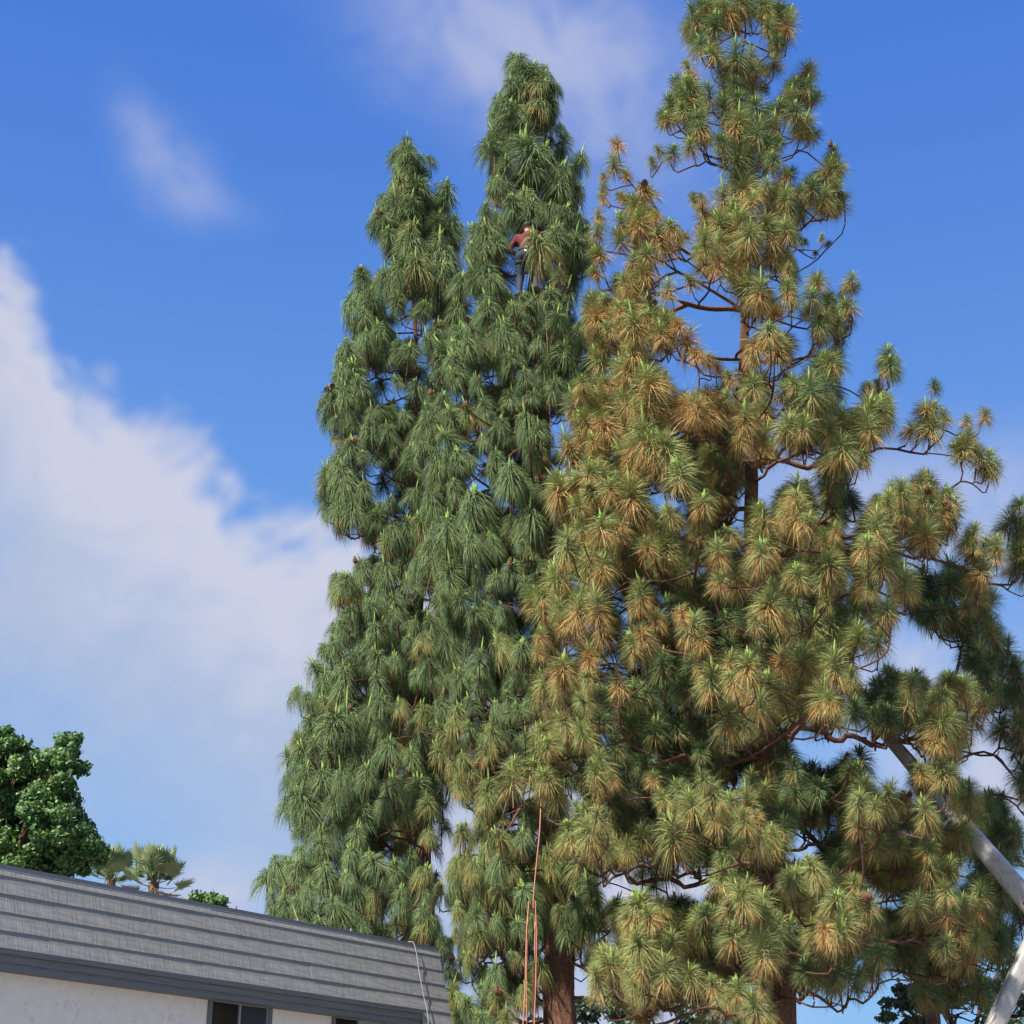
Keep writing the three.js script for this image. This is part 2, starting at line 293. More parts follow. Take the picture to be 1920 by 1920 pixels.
  g.setAttribute('position', new THREE.Float32BufferAttribute(pos, 3)); g.setAttribute('color', new THREE.Float32BufferAttribute(col, 3)); g.setIndex(idx); g.computeVertexNormals();
  return g;
}
const U = 0.737;   // survey units of the traced depths to metres
const GREENS = [C(0.142, 0.206, 0.090), C(0.165, 0.226, 0.090), C(0.120, 0.190, 0.094), C(0.198, 0.246, 0.090)];
const YGREENS = [C(0.190, 0.236, 0.080), C(0.220, 0.246, 0.086), C(0.160, 0.220, 0.078), C(0.255, 0.246, 0.092)];
const CGREENS = [C(0.245, 0.282, 0.102), C(0.285, 0.305, 0.110), C(0.200, 0.260, 0.100), C(0.340, 0.325, 0.120)];
const BROWNS = [C(0.520, 0.300, 0.105), C(0.440, 0.235, 0.080), C(0.600, 0.380, 0.140), C(0.350, 0.195, 0.084)];
const WEEP = { needles: 430, lenVar: [0.82, 1.06], el0: 52, el1: -12, len: 0.62, droop: 0.80, droopOld: 1.1, stem: 0.30, width: 0.0096, bias: 1.0, brown: BROWNS, candles: 3, candle: 0.30, candleColor: C(0.25, 0.37, 0.095) };
const POMP = { steps: 2, needles: 520, el0: 54, el1: -34, len: 0.62, droop: 0.38, droopOld: 0.50, stem: 0.36, width: 0.0092, bias: 0.95, oldFrom: 0.34, oldShare: 0.70, brown: BROWNS, candles: 3, candle: 0.30, candleColor: C(0.28, 0.40, 0.105) };
const many = (n, o) => Array.from({ length: n }, (_, i) => tuftGeometry({ ...o, candles: (o.candles ?? 0) && [3, 1, 4, 2, 2, 5][i % 6], candle: o.candle * [1, 1.6, 0.8, 1.1, 1, 0.7][i % 6], len: o.len * [1, 1.08, 0.9][i % 3], droop: o.droop * [1, 0.8, 1.2, 0.9, 1.1][i % 5], stem: o.stem * [1, 1.35, 0.8, 1.15][i % 4], el0: o.el0 + [0, 8, -8][i % 3] }));
const TUFTS = {
  weep: many(9, { ...WEEP, green: GREENS }), weepYellow: many(5, { ...WEEP, green: YGREENS, oldFrom: 0.6, oldShare: 0.3 }),
  pomp: many(9, { ...POMP, green: CGREENS }), pompGreen: many(7, { ...POMP, green: CGREENS, oldFrom: 0.56, oldShare: 0.62 }),
  rust: many(3, { ...POMP, green: CGREENS, oldFrom: 0.0, oldShare: 0.8, candles: 0 }), pompPlain: many(4, { ...POMP, green: GREENS, oldFrom: 0.5, oldShare: 0.35 }),
};
const needleMat = new THREE.MeshPhysicalMaterial({ vertexColors: true, roughness: 0.75, transmission: 0.12, thickness: 0, specularIntensity: 0.35 });
needleMat.side = THREE.DoubleSide;

const barkMaps = (() => {
  const plate = (u, v) => { const a = tileNoise(u, v, 16, 7, 41), b = tileNoise(u, v, 34, 16, 43), crack = sstep(0.0, 0.22, Math.abs(a + 0.5 * b)); return [crack, tileNoise(u, v, 60, 40, 45), tileNoise(u, v, 9, 4, 47)]; };
  const c = grainTexture(512, 512, (u, v) => { const [k, f, l] = plate(u, v), s = 0.72 + 0.28 * k + 0.09 * f; return [(0.455 + 0.05 * l) * s, (0.315 + 0.035 * l) * s, (0.245 + 0.02 * l) * s]; });
  const b = grainTexture(512, 512, (u, v) => { const [k, f] = plate(u, v), s = 0.1 + 0.7 * k + 0.12 * f; return [s, s, s]; }, false);
  for (const t of [c, b]) t.repeat.set(1, 1);
  return [c, b];
})();
const barkMat = std({ map: barkMaps[0], bumpMap: barkMaps[1], bumpScale: 0.03, roughness: 0.95 });
const limbMat = std({ map: barkMaps[0], bumpMap: barkMaps[1], bumpScale: 0.012, roughness: 0.95, color: lin(0.80, 0.76, 0.76) });
const coneMat = std({ color: lin(0.115, 0.042, 0.02), roughness: 0.8 });
const coneGeo = (() => { // a small cone of overlapping scales
  const gs = [];
  for (let r = 0; r < 6; r++) { const y = -0.09 + r * 0.034, w = [0.05, 0.075, 0.08, 0.07, 0.05, 0.03][r], g = new THREE.CylinderGeometry(w * 0.62, w, 0.036, 7, 1); g.rotateY(r * 0.45); g.translate(0, y, 0); gs.push(g); }
  return mergeGeometries(gs);
})();

const parse = (s) => s.trim().split(/\s+/).map((q) => q.split(',').map(Number));
// openings where the sky shows through, kept free of the inner foliage: x, y, half width, half height
const GAPS = parse(`770,628,26,30 735,715,18,18 760,757,24,18 800,645,12,45 700,885,24,34 790,1135,36,30 958,500,24,26 985,540,26,20 950,962,16,16 1087,1095,20,22 734,1437,24,16 760,1517,16,16 852,1532,36,30 885,1592,20,22
 736,1728,12,34 1160,1640,44,16 1302,1640,52,28 1330,560,36,26 1300,605,70,42 1345,640,34,40 1275,690,44,30 1240,492,22,14 1164,482,20,16 1700,1235,60,46 1790,1262,34,26 1602,1380,36,34 1645,1432,30,24 1498,1385,44,34 1600,915,28,26 1500,1562,26,24
 1420,1100,16,20 1195,1455,16,18 1530,1420,60,40 1650,1090,26,16 1565,1152,26,14 1870,1160,26,20 1850,1440,60,60 1400,1850,18,40 1440,560,10,10 1390,620,22,60 1430,700,30,14 1080,1860,40,30 820,1860,18,40 1410,70,30,14 1240,560,30,20
 1360,80,22,10 1345,225,14,12 1325,130,16,14 1465,245,24,14 1300,305,40,20 1250,300,20,14 940,400,14,14 1045,265,10,12 965,490,20,40 1490,600,26,40 1650,880,50,40 1100,520,12,16`);
const inGap = (x, y) => GAPS.some(([a, b, c, d]) => ((x - a) / c) ** 2 + ((y - b) / d) ** 2 < 1);
const UPV = new THREE.Vector3(0, 1, 0);

function pine(cfg) {
  const { depth } = cfg, A = cfg.axis, base0 = at(...A[0], depth), root = thing('pine_tree', cfg.label, 'tree', new THREE.Vector3(base0.x, 0, base0.z), cfg.group);
  const org = root.position.clone();
  const interp = (list, y, k) => { if (y >= list[0][1]) return list[0][k]; for (let i = 1; i < list.length; i++) if (y > list[i][1]) return mix(list[i][k], list[i - 1][k], (y - list[i][1]) / (list[i - 1][1] - list[i][1])); return list[list.length - 1][k]; };
  const cxAt = (py) => interp(A, py, 0), radAt = (py) => interp(cfg.radius, py, 0);
  const nodes = [];           // { p, parent, path, n, trunk, limb, y }
  const topY = A[A.length - 1][1], trunkPts = [], trunkR = [];
  const yTop = at(...A[A.length - 1], depth).y;
  const axisPts = [new THREE.Vector3(base0.x, 0, base0.z)]; for (const [x, y] of A) axisPts.push(at(x, y, depth));
  const curve = new THREE.CatmullRomCurve3(axisPts.map((v) => v.clone().sub(org)), false, 'centripetal');
  const NT = Math.ceil(yTop / 0.24);
  for (let i = 0; i <= NT; i++) { const p = curve.getPointAt(i / NT); p.x += 0.04 * n3(i * 0.13, cfg.seed, 0); p.z += 0.04 * n3(i * 0.13, cfg.seed, 9); trunkPts.push(p); trunkR.push(Math.max(0.016, cfg.r0 * Math.pow(1 - i / NT, 1.12) * (1 + 0.35 * Math.exp(-i * 0.24 / 0.5)))); nodes.push({ p, parent: null, path: 0, n: 0, trunk: i }); }
  part('trunk', tube(trunkPts, trunkR, 22, 0.07, cfg.seed), barkMat, root);
  const trunkAt = (y) => { const i = clamp(y / yTop) * NT, a = trunkPts[Math.floor(i)], b = trunkPts[Math.min(NT, Math.floor(i) + 1)]; return a.clone().lerp(b, i - Math.floor(i)); };

  const items = [];
  const put = (px, py, w, z, shown, kind) => {
    const p = at(px, py, z).sub(org), s = w * mpp(px, py, z), ax = trunkAt(p.y), out = new THREE.Vector3(p.x - ax.x, 0, p.z - ax.z), r = out.length(); if (r > 1e-3) out.divideScalar(r);
    const dir = new THREE.Vector3(rr(-0.24, 0.24), 1, rr(-0.24, 0.24)).addScaledVector(out, rr(0.02, 0.5) * clamp(r)).normalize();
    items.push({ apex: p, s, dir, foot: p.clone().addScaledVector(dir, -0.92 * s), r, shown, kind });
  };
  for (const [px, py, w, dz] of cfg.tufts) {
    const rad = radAt(py), u = clamp((px - cxAt(py)) / rad, -1, 1), rm = rad * mpp(px, py, depth);
    put(px, py, w * cfg.scale * (dz !== undefined ? 1 : rr(0.78, 1.24)), depth - (dz !== undefined ? dz * U : Math.sqrt(1 - u * u) * rm * rr(0.55, 0.95)), true, cfg.pick(px, py));
    // the same bough goes on behind: two or three more shoots deeper in the crown and on its far side
    for (let k = 0; k < cfg.behind; k++) { if (k > 1 && cfg.open?.(px, py)) continue;
      const x = px + rr(-22, 22) , y = py + rr(-4, 36); if (inGap(x, y + w * 0.5) || inGap(x, y + w * 0.15)) continue;
      const u2 = (x - cxAt(y)) / rad; if (Math.abs(u2) > 1) continue;
      put(x, y, w * cfg.scale * rr(0.65, 1.08), depth + Math.sqrt(1 - u2 * u2) * rm * (k === 0 ? rr(0.05, 0.95) : k === 1 ? rr(-0.28, 0.35) : rr(-0.15, 0.75)), false, cfg.pick(x, y));
    }
  }
  for (const [px, py, rx, ry, n, kind] of cfg.masses ?? []) for (let k = 0; k < n; k++) {
    const a = rr(0, 6.28), q = Math.sqrt(R()), x = px + Math.cos(a) * q * rx, y = py + Math.sin(a) * q * ry; if (inGap(x, y + 18)) continue;
    const rad = radAt(y), u = clamp((x - cxAt(y)) / rad, -1, 1), rm = rad * mpp(x, y, depth);
    put(x, y, cfg.massW * rr(0.8, 1.15), depth + Math.sqrt(1 - u * u) * rm * rr(cfg.shell ?? -0.3, 0.7), R() < (cfg.shell ? 0.5 : 0), kind ?? cfg.pick(x, y));
  }
  // grow the boughs: nearest to the trunk first, each shoot joins the closest wood further in
  const limbs = [];
  for (const [pts] of cfg.limbs ?? []) {       // main boughs seen bare in the photograph
    let parent = null, best = 1e9; const P = pts.map(([x, y, z]) => at(x, y, z * U).sub(org));
    for (const n of nodes) if (n.trunk !== undefined) { const d = n.p.distanceTo(P[0]); if (d < best) { best = d; parent = n; } }
    const cv = new THREE.CatmullRomCurve3([parent.p, ...P]), len = cv.getLength(), M = Math.ceil(len / 0.22), id = limbs.length; limbs.push([]);
    const chain = [parent]; for (let i = 1; i <= M; i++) { const nd = { p: cv.getPointAt(i / M), parent: chain[i - 1], path: len * i / M, n: 0, limb: id }; nodes.push(nd); chain.push(nd); }
    limbs[id].push(chain); chain.keep = 0.036;
  }
  items.sort((a, b) => a.r - b.r);
  for (const it of items) {
    let best = 1e9, bn = null; const f = it.foot;
    for (const n of nodes) {
      const dx = n.p.x - f.x, dy = n.p.y - f.y, dz = n.p.z - f.z; let c = Math.sqrt(dx * dx + dy * dy + dz * dz); if (c > best + 1) continue;
      if (dy > 0.1) c += 2.5 * (dy - 0.1); if (dy < -0.6 - 0.6 * it.r) c += 0.8 * (-0.6 - 0.6 * it.r - dy); c += 0.26 * n.path; if (n.trunk !== undefined) c += 0.25 * clamp(it.r - 0.6);
      if (c < best) { best = c; bn = n; }
    }
    const d = bn.p.distanceTo(f), id = bn.limb ?? limbs.length; if (bn.limb === undefined) limbs.push([]);
    const ax = trunkAt(f.y), out = new THREE.Vector3(f.x - ax.x, 0, f.z - ax.z).normalize();
    const along = bn.trunk === undefined ? bn.p.clone().sub(bn.parent.p).normalize().add(f.clone().sub(bn.p).normalize()).normalize() : out;
    const c1 = bn.p.clone().addScaledVector(along, d * 0.35).add(new THREE.Vector3(rr(-0.06, 0.06), rr(-0.08, 0.06), rr(-0.06, 0.06)).multiplyScalar(d)), c2 = f.clone().addScaledVector(it.dir, -d * 0.38);
    const cv = new THREE.CubicBezierCurve3(bn.p, c1, c2, f), M = Math.max(3, Math.min(9, Math.ceil(d / 0.22))), chain = [bn];
    for (let i = 1; i <= M; i++) { const nd = { p: cv.getPoint(i / M), parent: chain[i - 1], path: bn.path + d * i / M, n: 0, limb: id }; nodes.push(nd); chain.push(nd); }
    limbs[id].push(chain);
    for (let n = chain[M]; n; n = n.parent) n.n++;
  }
  const rad = (n, keep) => Math.max(keep, 0.0065 + 0.0050 * Math.sqrt(n.n));
  for (const chains of limbs) {
    const gs = chains.map((ch) => { const keep = ch.keep ?? 0; return tube(ch.map((n) => n.p), ch.map((n, i) => n.trunk !== undefined || i === 0 ? rad(ch[1], keep * (1 - i / ch.length) + 0) * 1.12 : rad(n, keep * (1 - 0.7 * i / ch.length))), chains.length > 8 || keep ? 7 : 5, 0.08, cfg.seed + limbs.length); });
    if (gs.length) part('branch', gs.length > 1 ? mergeGeometries(gs) : gs[0], limbMat, root);
  }
  // the shoots that show largest are parts of their own, the rest of the foliage is one mass
  const q = new THREE.Quaternion(), q2 = new THREE.Quaternion(), m4 = new THREE.Matrix4(), sc = new THREE.Vector3();
  const own = items.filter((i) => i.shown).sort((a, b) => b.s - a.s).slice(0, 300), rest = items.filter((i) => !own.includes(i));
  const pose = (it) => { q.setFromUnitVectors(UPV, it.dir); q2.setFromAxisAngle(UPV, rr(0, 6.28)); q.multiply(q2); const k = it.s; sc.set(k * rr(0.93, 1.08), k * rr(0.9, 1.12), k * rr(0.93, 1.08)); };
  for (const it of own) { pose(it); const v = TUFTS[it.kind], m = part('needle_tuft', v[Math.floor(R() * v.length)], needleMat, root); m.position.copy(it.apex); m.quaternion.copy(q); m.scale.copy(sc); }
  const kinds = [...new Set(rest.map((i) => i.kind))];
  const massGeo = {}; for (const k of kinds) massGeo[k] = TUFTS[k][TUFTS[k].length > 4 ? 4 : 0];
  kinds.forEach((k) => {
    const l = rest.filter((i) => i.kind === k), im = new THREE.InstancedMesh(massGeo[k], needleMat, l.length); im.name = 'inner_foliage'; im.userData.kind = 'stuff'; im.castShadow = im.receiveShadow = true;
    l.forEach((it, i) => { pose(it); m4.compose(it.apex, q, sc); im.setMatrixAt(i, m4); const f = rr(0.85, 1.15); im.setColorAt(i, lin(f * rr(0.95, 1.05), f, f * rr(0.92, 1.05))); });
    root.add(im);
  });
  // cones sit at the feet of some shoots
  const spots = items.filter((i) => i.shown && cfg.cones && R() < cfg.cones);
  for (const it of spots) { const n = 1 + Math.floor(R() * 2); for (let k = 0; k < n; k++) { const m = part('pine_cone', coneGeo, coneMat, root); m.position.copy(it.apex).addScaledVector(it.dir, rr(-0.02, 0.06)).add(new THREE.Vector3(rr(-0.1, 0.1), 0, rr(-0.02, 0.12))); m.rotation.set(rr(-0.5, 0.5), rr(0, 6), rr(-0.5, 0.5)); m.scale.setScalar(rr(0.55, 0.85)); } }
  console.log(root.name, 'tufts', items.length, 'own', own.length, 'limbs', limbs.length, 'cones', spots.length);
  return root;
}

// shoots read off the photograph: x, y of the shoot tip and width of its tuft
const TALL_GREEN = parse(`976,108,36 977,126,50 1001,130,48 1024,140,42 979,156,60 1014,154,55 957,152,40 1040,160,40 960,202,60 1012,195,60 943,189,48 1035,189,42 985,214,75 925,247,60 927,268,55 985,268,80 1022,279,60 1050,235,30 1058,260,40 995,306,65 947,300,50
 1089,293,52 1058,316,62 935,337,50 954,347,40 1047,341,65 985,362,70 1085,352,46 960,372,52 1031,389,60 1060,393,60 993,385,58 1085,404,50 910,389,48 931,404,38 910,425,58 884,430,46 1039,435,60 1003,446,74,3.6 929,445,46 1095,431,55 1079,445,60
 1042,425,50 1018,496,42 1049,510,48 888,507,60 911,499,55 921,518,50 1070,448,55 1076,468,58 1032,549,52 1063,549,52 985,553,40 1004,561,46 934,549,50 1090,610,42 1029,597,54 940,617,55 1002,583,52 961,572,44 887,459,52 912,448,52
 912,563,55 908,582,52 881,605,56 933,615,55 879,631,55 855,646,60 831,653,52 853,672,56 942,611,52 916,574,52 822,677,44 850,699,52 894,710,44 957,666,56 909,753,44 960,740,50 874,762,42 833,742,46 842,771,52 820,760,44 831,815,56 905,821,44 859,850,46 881,858,34
 817,880,46 957,876,60 973,633,56 984,699,52 1010,640,54 1020,690,50 1000,740,50 813,742,40 1045,590,52 1060,650,50 1090,622,46 1111,693,40 1040,720,46 985,780,50 1010,800,44 940,790,48 930,850,46 990,840,48
 851,904,42 890,926,75 961,883,70 986,910,46 842,979,56 883,947,78 883,1007,52 920,1007,56 833,1027,52 819,1043,46 844,1062,50 895,1071,42 957,975,42 993,963,58 980,1020,36 833,1117,40 863,1112,50 890,1146,62 941,1140,62 1000,1050,44 960,1060,46 930,1080,44 985,1090,44
 902,1227,46 934,1199,62 980,1208,52 858,1261,46 899,1272,52 965,1251,46 1000,1247,46 971,1327,42 923,1362,46 901,1382,42 914,1393,42 868,1415,38 886,1435,42 864,1457,38 917,1470,48 917,1498,50 901,1524,44 932,1568,44 982,1564,42 880,1359,42 841,1373,46 822,1362,46 950,1300,44 930,1320,44 880,1310,46 860,1330,44 1000,1300,46 985,1380,44
 938,1611,56 930,1562,46 978,1573,42 940,1660,70 981,1665,60 856,1611,46 827,1660,42 859,1649,44 859,1698,42 854,1744,38 897,1709,42 894,1747,42 930,1814,44 930,1858,50 859,1866,38 902,1850,44 875,1877,42 930,1720,50 970,1730,46 880,1790,40 960,1790,44 905,1650,48 960,1620,46 890,1620,42 950,1900,46 900,1905,44 985,1850,40
 1113,1614,50 1092,1603,55 1140,1600,46 1222,1622,44 1048,1703,46 1081,1687,52 1116,1693,56 1097,1717,56 1130,1766,42 1060,1740,46 1160,1690,44 1100,1650,46 1000,1720,42`);
const SLIM_GREEN = parse(`762,262,32 763,276,42 762,298,50 787,298,36 750,334,54 779,340,54 742,369,55 773,373,52 754,386,50 837,350,54 837,369,64 821,407,55 850,413,60 712,402,50 700,423,40 729,432,46 775,423,65 773,448,60 825,448,60 825,469,70 862,427,36 779,486,65 758,490,54 829,500,65 845,520,54
 679,509,44 679,532,64 696,552,54 725,511,46 742,500,46 850,542,56 817,511,54 854,573,58 808,548,54 746,559,42 683,586,46 712,598,42 796,573,54 850,615,54 821,611,54 687,625,46 708,621,44 708,611,46 649,642,50 691,637,55 719,657,46 662,683,48 769,653,44 747,644,38
 741,707,44 780,718,42 621,732,50 649,732,42 670,710,46 697,769,46 695,795,50 758,775,42 629,786,38 660,830,55 710,856,38 774,843,50 634,869,50 612,882,40 675,740,44 800,633,46 645,760,42 640,690,44 725,800,42 740,830,40 680,850,44 665,790,44
 613,883,42 645,883,58 622,915,46 682,908,44 636,947,46 663,945,50 732,936,38 817,881,46 705,965,46 762,975,54 739,984,50 780,920,44 800,960,44 720,1010,46 760,1010,46 690,940,40 655,905,44
 677,1055,50 650,1082,54 661,1091,46 636,1089,42 709,1105,55 737,1119,46 764,1089,50 638,1167,50 702,1172,50 737,1146,44 778,1167,38 766,1197,44 789,1208,46 688,1204,50 666,1227,46 705,1227,50 705,1268,46 643,1250,50 625,1200,42 720,1060,46 760,1050,44 800,1080,42 690,1130,46 660,1140,44 740,1230,44 810,1250,44 780,1260,44 820,1190,46
 586,1247,50 609,1270,50 641,1288,55 559,1293,50 607,1313,50 575,1302,46 715,1275,46 715,1307,46 630,1348,70 650,1330,54 715,1357,50 733,1366,58 792,1325,50 818,1330,46 749,1316,42 790,1362,46 559,1378,44 568,1401,50 536,1412,42 614,1410,55 591,1389,50 678,1398,55 731,1394,50 552,1442,42 575,1442,42 605,1449,55 737,1467,50 783,1465,56
 563,1485,60 559,1499,50 582,1515,50 637,1527,55 680,1517,58 719,1499,50 669,1554,55 605,1561,50 640,1450,50 660,1470,48 690,1440,46 630,1490,46 820,1400,44 770,1410,44 690,1330,48 580,1350,44 760,1520,40 800,1500,42
 518,1611,48 542,1617,46 564,1590,42 559,1617,50 502,1638,45 512,1676,42 534,1684,48 602,1576,46 610,1625,55 621,1644,46 659,1595,55 697,1611,50 664,1665,46 688,1671,46 707,1679,44 642,1720,54 670,1698,46 602,1698,48 713,1747,50 753,1668,46 794,1673,42 794,1700,46 764,1698,42 805,1725,46 740,1620,44 770,1600,44 800,1630,44 580,1660,48 560,1690,46 625,1690,46 680,1730,46 740,1720,42 770,1740,44 830,1760,42 843,1801,46 790,1770,44 720,1640,42 650,1640,46 600,1730,46 560,1730,46 850,1850,44 860,1900,44`);
const BROWN_PINE = parse(`1390,-20,70 1325,4,60 1294,15,50 1356,7,60 1391,5,60 1428,5,60 1461,13,60 1482,20,50 1478,39,50 1307,33,50 1342,33,52 1439,39,54 1312,74,54 1329,92,46 1378,88,55 1408,96,50 1461,72,50 1378,114,52 1412,122,50 1288,122,50 1356,122,48 1286,153,55 1329,166,46 1378,149,60 1408,153,50 1255,186,48 1286,175,55 1251,214,50 1275,201,50 1307,214,55
 1356,193,55 1386,179,65 1417,193,50 1386,219,60 1307,236,55 1233,276,36 1264,278,44 1294,267,46 1351,258,50 1386,241,65 1388,271,70 1391,306,70 1421,236,50 1513,127,50 1513,153,46 1491,153,48 1533,179,48 1483,175,50 1461,193,45 1491,201,50 1511,223,48 1452,228,44 1439,258,50 1461,263,40 1448,291,45 1474,324,45 1563,276,40 1561,298,45 1579,317,46 1553,311,48 1570,350,50
 1583,372,45 1526,341,50 1544,361,50 1504,354,48 1472,359,60 1439,341,50 1391,341,65 1356,359,55 1314,368,30 1314,389,28 1373,383,60 1413,368,54 1450,394,55 1483,389,55 1343,403,60 1154,266,42 1152,297,40 1133,328,24 1175,322,24 1131,347,28 1166,364,48 1204,347,46 1189,378,60 1129,366,30 1120,399,34 1123,424,48 1162,407,55 1195,403,60 1227,401,36 1233,439,65 1254,420,50 1266,439,40
 1158,441,52 1118,470,52 1112,507,55 1189,482,52 1218,470,55 1206,507,50 1168,522,46 1185,532,50 1347,412,60 1381,407,60 1347,445,60 1406,432,60 1318,480,48 1347,480,60 1381,487,55 1414,460,48 1435,412,60 1289,522,36 1402,522,65 1425,532,60 1254,532,38 1110,557,60 1133,557,55 1102,574,55 1177,574,60 1218,570,55 1248,587,46 1440,440,54 1470,420,50 1320,440,50
 1479,477,38 1477,500,38 1427,530,60 1477,530,46 1486,548,58 1532,523,48 1599,519,45 1523,548,45 1555,557,50 1585,569,48 1546,590,45 1573,599,45 1532,599,40 1454,580,40 1541,441,22 1500,447,26 1443,615,60 1417,640,60 1454,640,60 1408,667,46 1550,670,60 1571,667,50 1537,677,58 1550,713,48 1555,736,36 1413,713,65 1417,741,60 1486,713,55 1518,718,60 1509,741,65 1399,768,75
 1523,759,65 1482,791,55 1395,810,65 1436,810,60 1509,791,65 1576,780,60 1555,796,55 1601,777,54 1633,759,65 1656,752,58 1624,787,55 1665,654,42 1667,677,48 1628,720,30 1656,741,40 1615,821,58 1578,828,62 1326,736,68 1344,759,65 1294,745,65 1365,702,36 1287,626,58 1303,661,58 1326,668,44 1317,764,60 1161,574,50 1186,595,55 1134,612,55 1113,582,50 1219,587,50 1248,597,55 1236,616,55 1269,603,50
 1182,653,60 1182,678,70 1211,699,65 1215,720,70 1092,712,65 1132,712,42 1073,749,55 1167,745,60 1190,757,55 1090,778,65 1127,785,60 1211,778,60 1219,745,60 1207,799,75 1059,820,55 1061,845,70 1113,818,60 1186,828,65 1217,820,75 1240,828,65 1261,851,75 1273,874,65 1178,874,60 1128,882,55 1103,878,55 1053,901,70 1078,895,60 1248,700,26 1282,745,55 1311,753,54
 1047,908,65 1076,942,55 1104,916,60 1146,908,60 1180,913,65 1128,975,60 1083,986,55 1065,1009,60 1161,970,50 1208,960,60 1250,955,50 1208,1020,60 1146,986,54 1130,1046,62 1320,934,65 1320,957,65 1310,994,60 1359,996,65 1344,1022,60 1427,952,65 1427,999,75 1427,1025,75 1479,957,60 1375,1067,65 1349,1082,60 1495,931,54 1200,1100,55 1198,1121,70 1016,1113,60 1049,1132,55 1086,1129,60 1117,1121,60
 1052,1160,60 1016,1184,50 1130,1168,55 1229,1153,55 1276,1142,55 1299,1163,65 1198,1179,60 1187,1194,65 1312,1192,55 1445,1095,60 1445,1124,75 1417,1160,55 1469,1150,60 1492,1067,50 1057,1238,65 1102,1218,55 1057,1264,70 1026,1270,50 1102,1264,50 1156,1275,50 1047,1306,65 1086,1309,55 1016,1363,50 1091,1343,60 1052,1348,60 1318,1231,65 1370,1231,50 1404,1236,65 1422,1213,60 1338,1259,60 1370,1270,60
 1411,1272,80 1443,1272,65 1464,1226,55 1365,1327,60 1390,1353,60 1427,1343,50 1006,1369,50 1089,1363,65 1026,1389,60 965,1426,50 1000,1432,65 1019,1450,60 960,1443,55 1124,1417,50 1116,1437,60 1092,1516,60 1120,1522,55 1103,1546,60 1063,1546,55 1124,1562,70 1146,1454,45 1224,1454,50 1270,1473,50 1314,1454,46 1333,1479,55 1292,1495,55 1238,1489,46 1346,1514,55 1260,1546,78
 1398,1492,60 1395,1527,60 1398,1552,65 1368,1497,52 1427,1552,55 1387,1576,54 1197,1687,70 1184,1711,60 1214,1711,60 1260,1757,55 1189,1760,65 1146,1795,60 1130,1787,52 1211,1801,60 1116,1820,50 1184,1833,60 1216,1820,55 1246,1806,60 1200,1855,55 1292,1820,50 1333,1839,50 1373,1649,60 1384,1671,65 1400,1657,56 1373,1695,65 1422,1693,65 1441,1725,70 1379,1736,65 1414,1730,70 1427,1763,60 1384,1844,54 1427,1844,55 1411,1877,50
 1426,1310,54 1552,1306,50 1736,1339,46 1778,1342,70 1765,1365,72 1788,1358,65 1765,1429,60 1723,1439,58 1781,1442,60 1620,1468,50 1613,1494,60 1668,1481,60 1671,1507,65 1697,1494,46 1607,1539,60 1639,1507,55 1817,1471,55 1813,1500,60 1729,1507,60 1742,1526,55 1416,1526,54 1445,1558,60 1455,1578,55 1494,1636,60 1516,1617,50 1478,1639,60 1494,1662,60 1539,1649,55 1561,1655,50 1571,1681,55 1600,1649,40 1607,1684,46
 1629,1684,46 1581,1720,60 1623,1704,50 1545,1733,60 1432,1704,58 1578,1736,60 1723,1684,55 1771,1662,50 1839,1665,50 1781,1697,60 1804,1691,60 1830,1697,55 1778,1762,52 1830,1752,58 1442,1765,58 1419,1794,55 1406,1872,50 1432,1888,46 1750,719,36 1750,760,54 1738,777,54 1767,774,48 1752,793,54 1812,784,36 1815,812,50 1805,827,65 1791,839,55 1831,846,55 1846,774,38 1855,851,50 1865,870,48
 1731,894,60 1688,911,50 1668,927,46 1736,923,65 1702,927,55 1779,923,60 1740,959,75 1769,951,65 1700,954,55 1644,942,55 1644,971,75 1644,995,70 1628,1014,65 1649,1023,65 1736,990,55 1846,1014,60 1867,1014,55 1867,1035,54 1494,904,60 1494,927,70 1494,951,80 1474,963,55 1520,971,60 1551,1047,70 1551,1066,70 1494,1066,60 1628,1066,58 1688,1064,60 1568,987,50 1618,851,58 1580,844,56 1551,1115,46 1632,1096,50
 1697,1079,55 1664,1134,54 1467,1156,60 1527,1211,80 1503,1232,70 1565,1230,60 1594,1259,50 1498,1278,60 1546,1292,60 1467,1287,58 1712,1271,50 1779,1271,68 1767,1299,60 1807,1278,55 1848,1311,58 1848,1060,58 1829,990,46`);

pine({
  label: 'tall green pine with weeping tufts, the climber in its top', depth: 38 * U, seed: 3, r0: 0.345, scale: 1.16, behind: 4, companions: true, cones: 0.07, massW: 58,
  axis: [[1050, 1905], [1040, 1600], [1025, 1200], [1020, 800], [1000, 500], [985, 300], [977, 128]], radius: [[215, 1900], [190, 1600], [200, 1200], [200, 800], [150, 550], [105, 380], [75, 250], [50, 130]],
  pick: (x, y) => y > 1340 && x < 930 ? (R() < 0.55 ? 'weepYellow' : 'weep') : (y > 1300 && R() < 0.35 ? 'weepYellow' : (R() < 0.1 ? 'weepYellow' : 'weep')),
  limbs: [[[[1060, 640, 37], [1090, 600, 36]]], [[[1000, 830, 37.2], [905, 790, 35.8], [880, 770, 35.4]]], [[[1080, 1870, 38], [1160, 1885, 38.5], [1260, 1890, 39]]], [[[990, 1500, 37.2], [955, 1550, 36.4], [930, 1590, 36]]]],
  masses: [[960, 1000, 100, 300, 130], [960, 1550, 120, 330, 130], [970, 650, 90, 120, 40], [825, 1000, 40, 330, 70], [1050, 1640, 50, 70, 24], [1090, 720, 50, 90, 20]],
  tufts: TALL_GREEN,
});
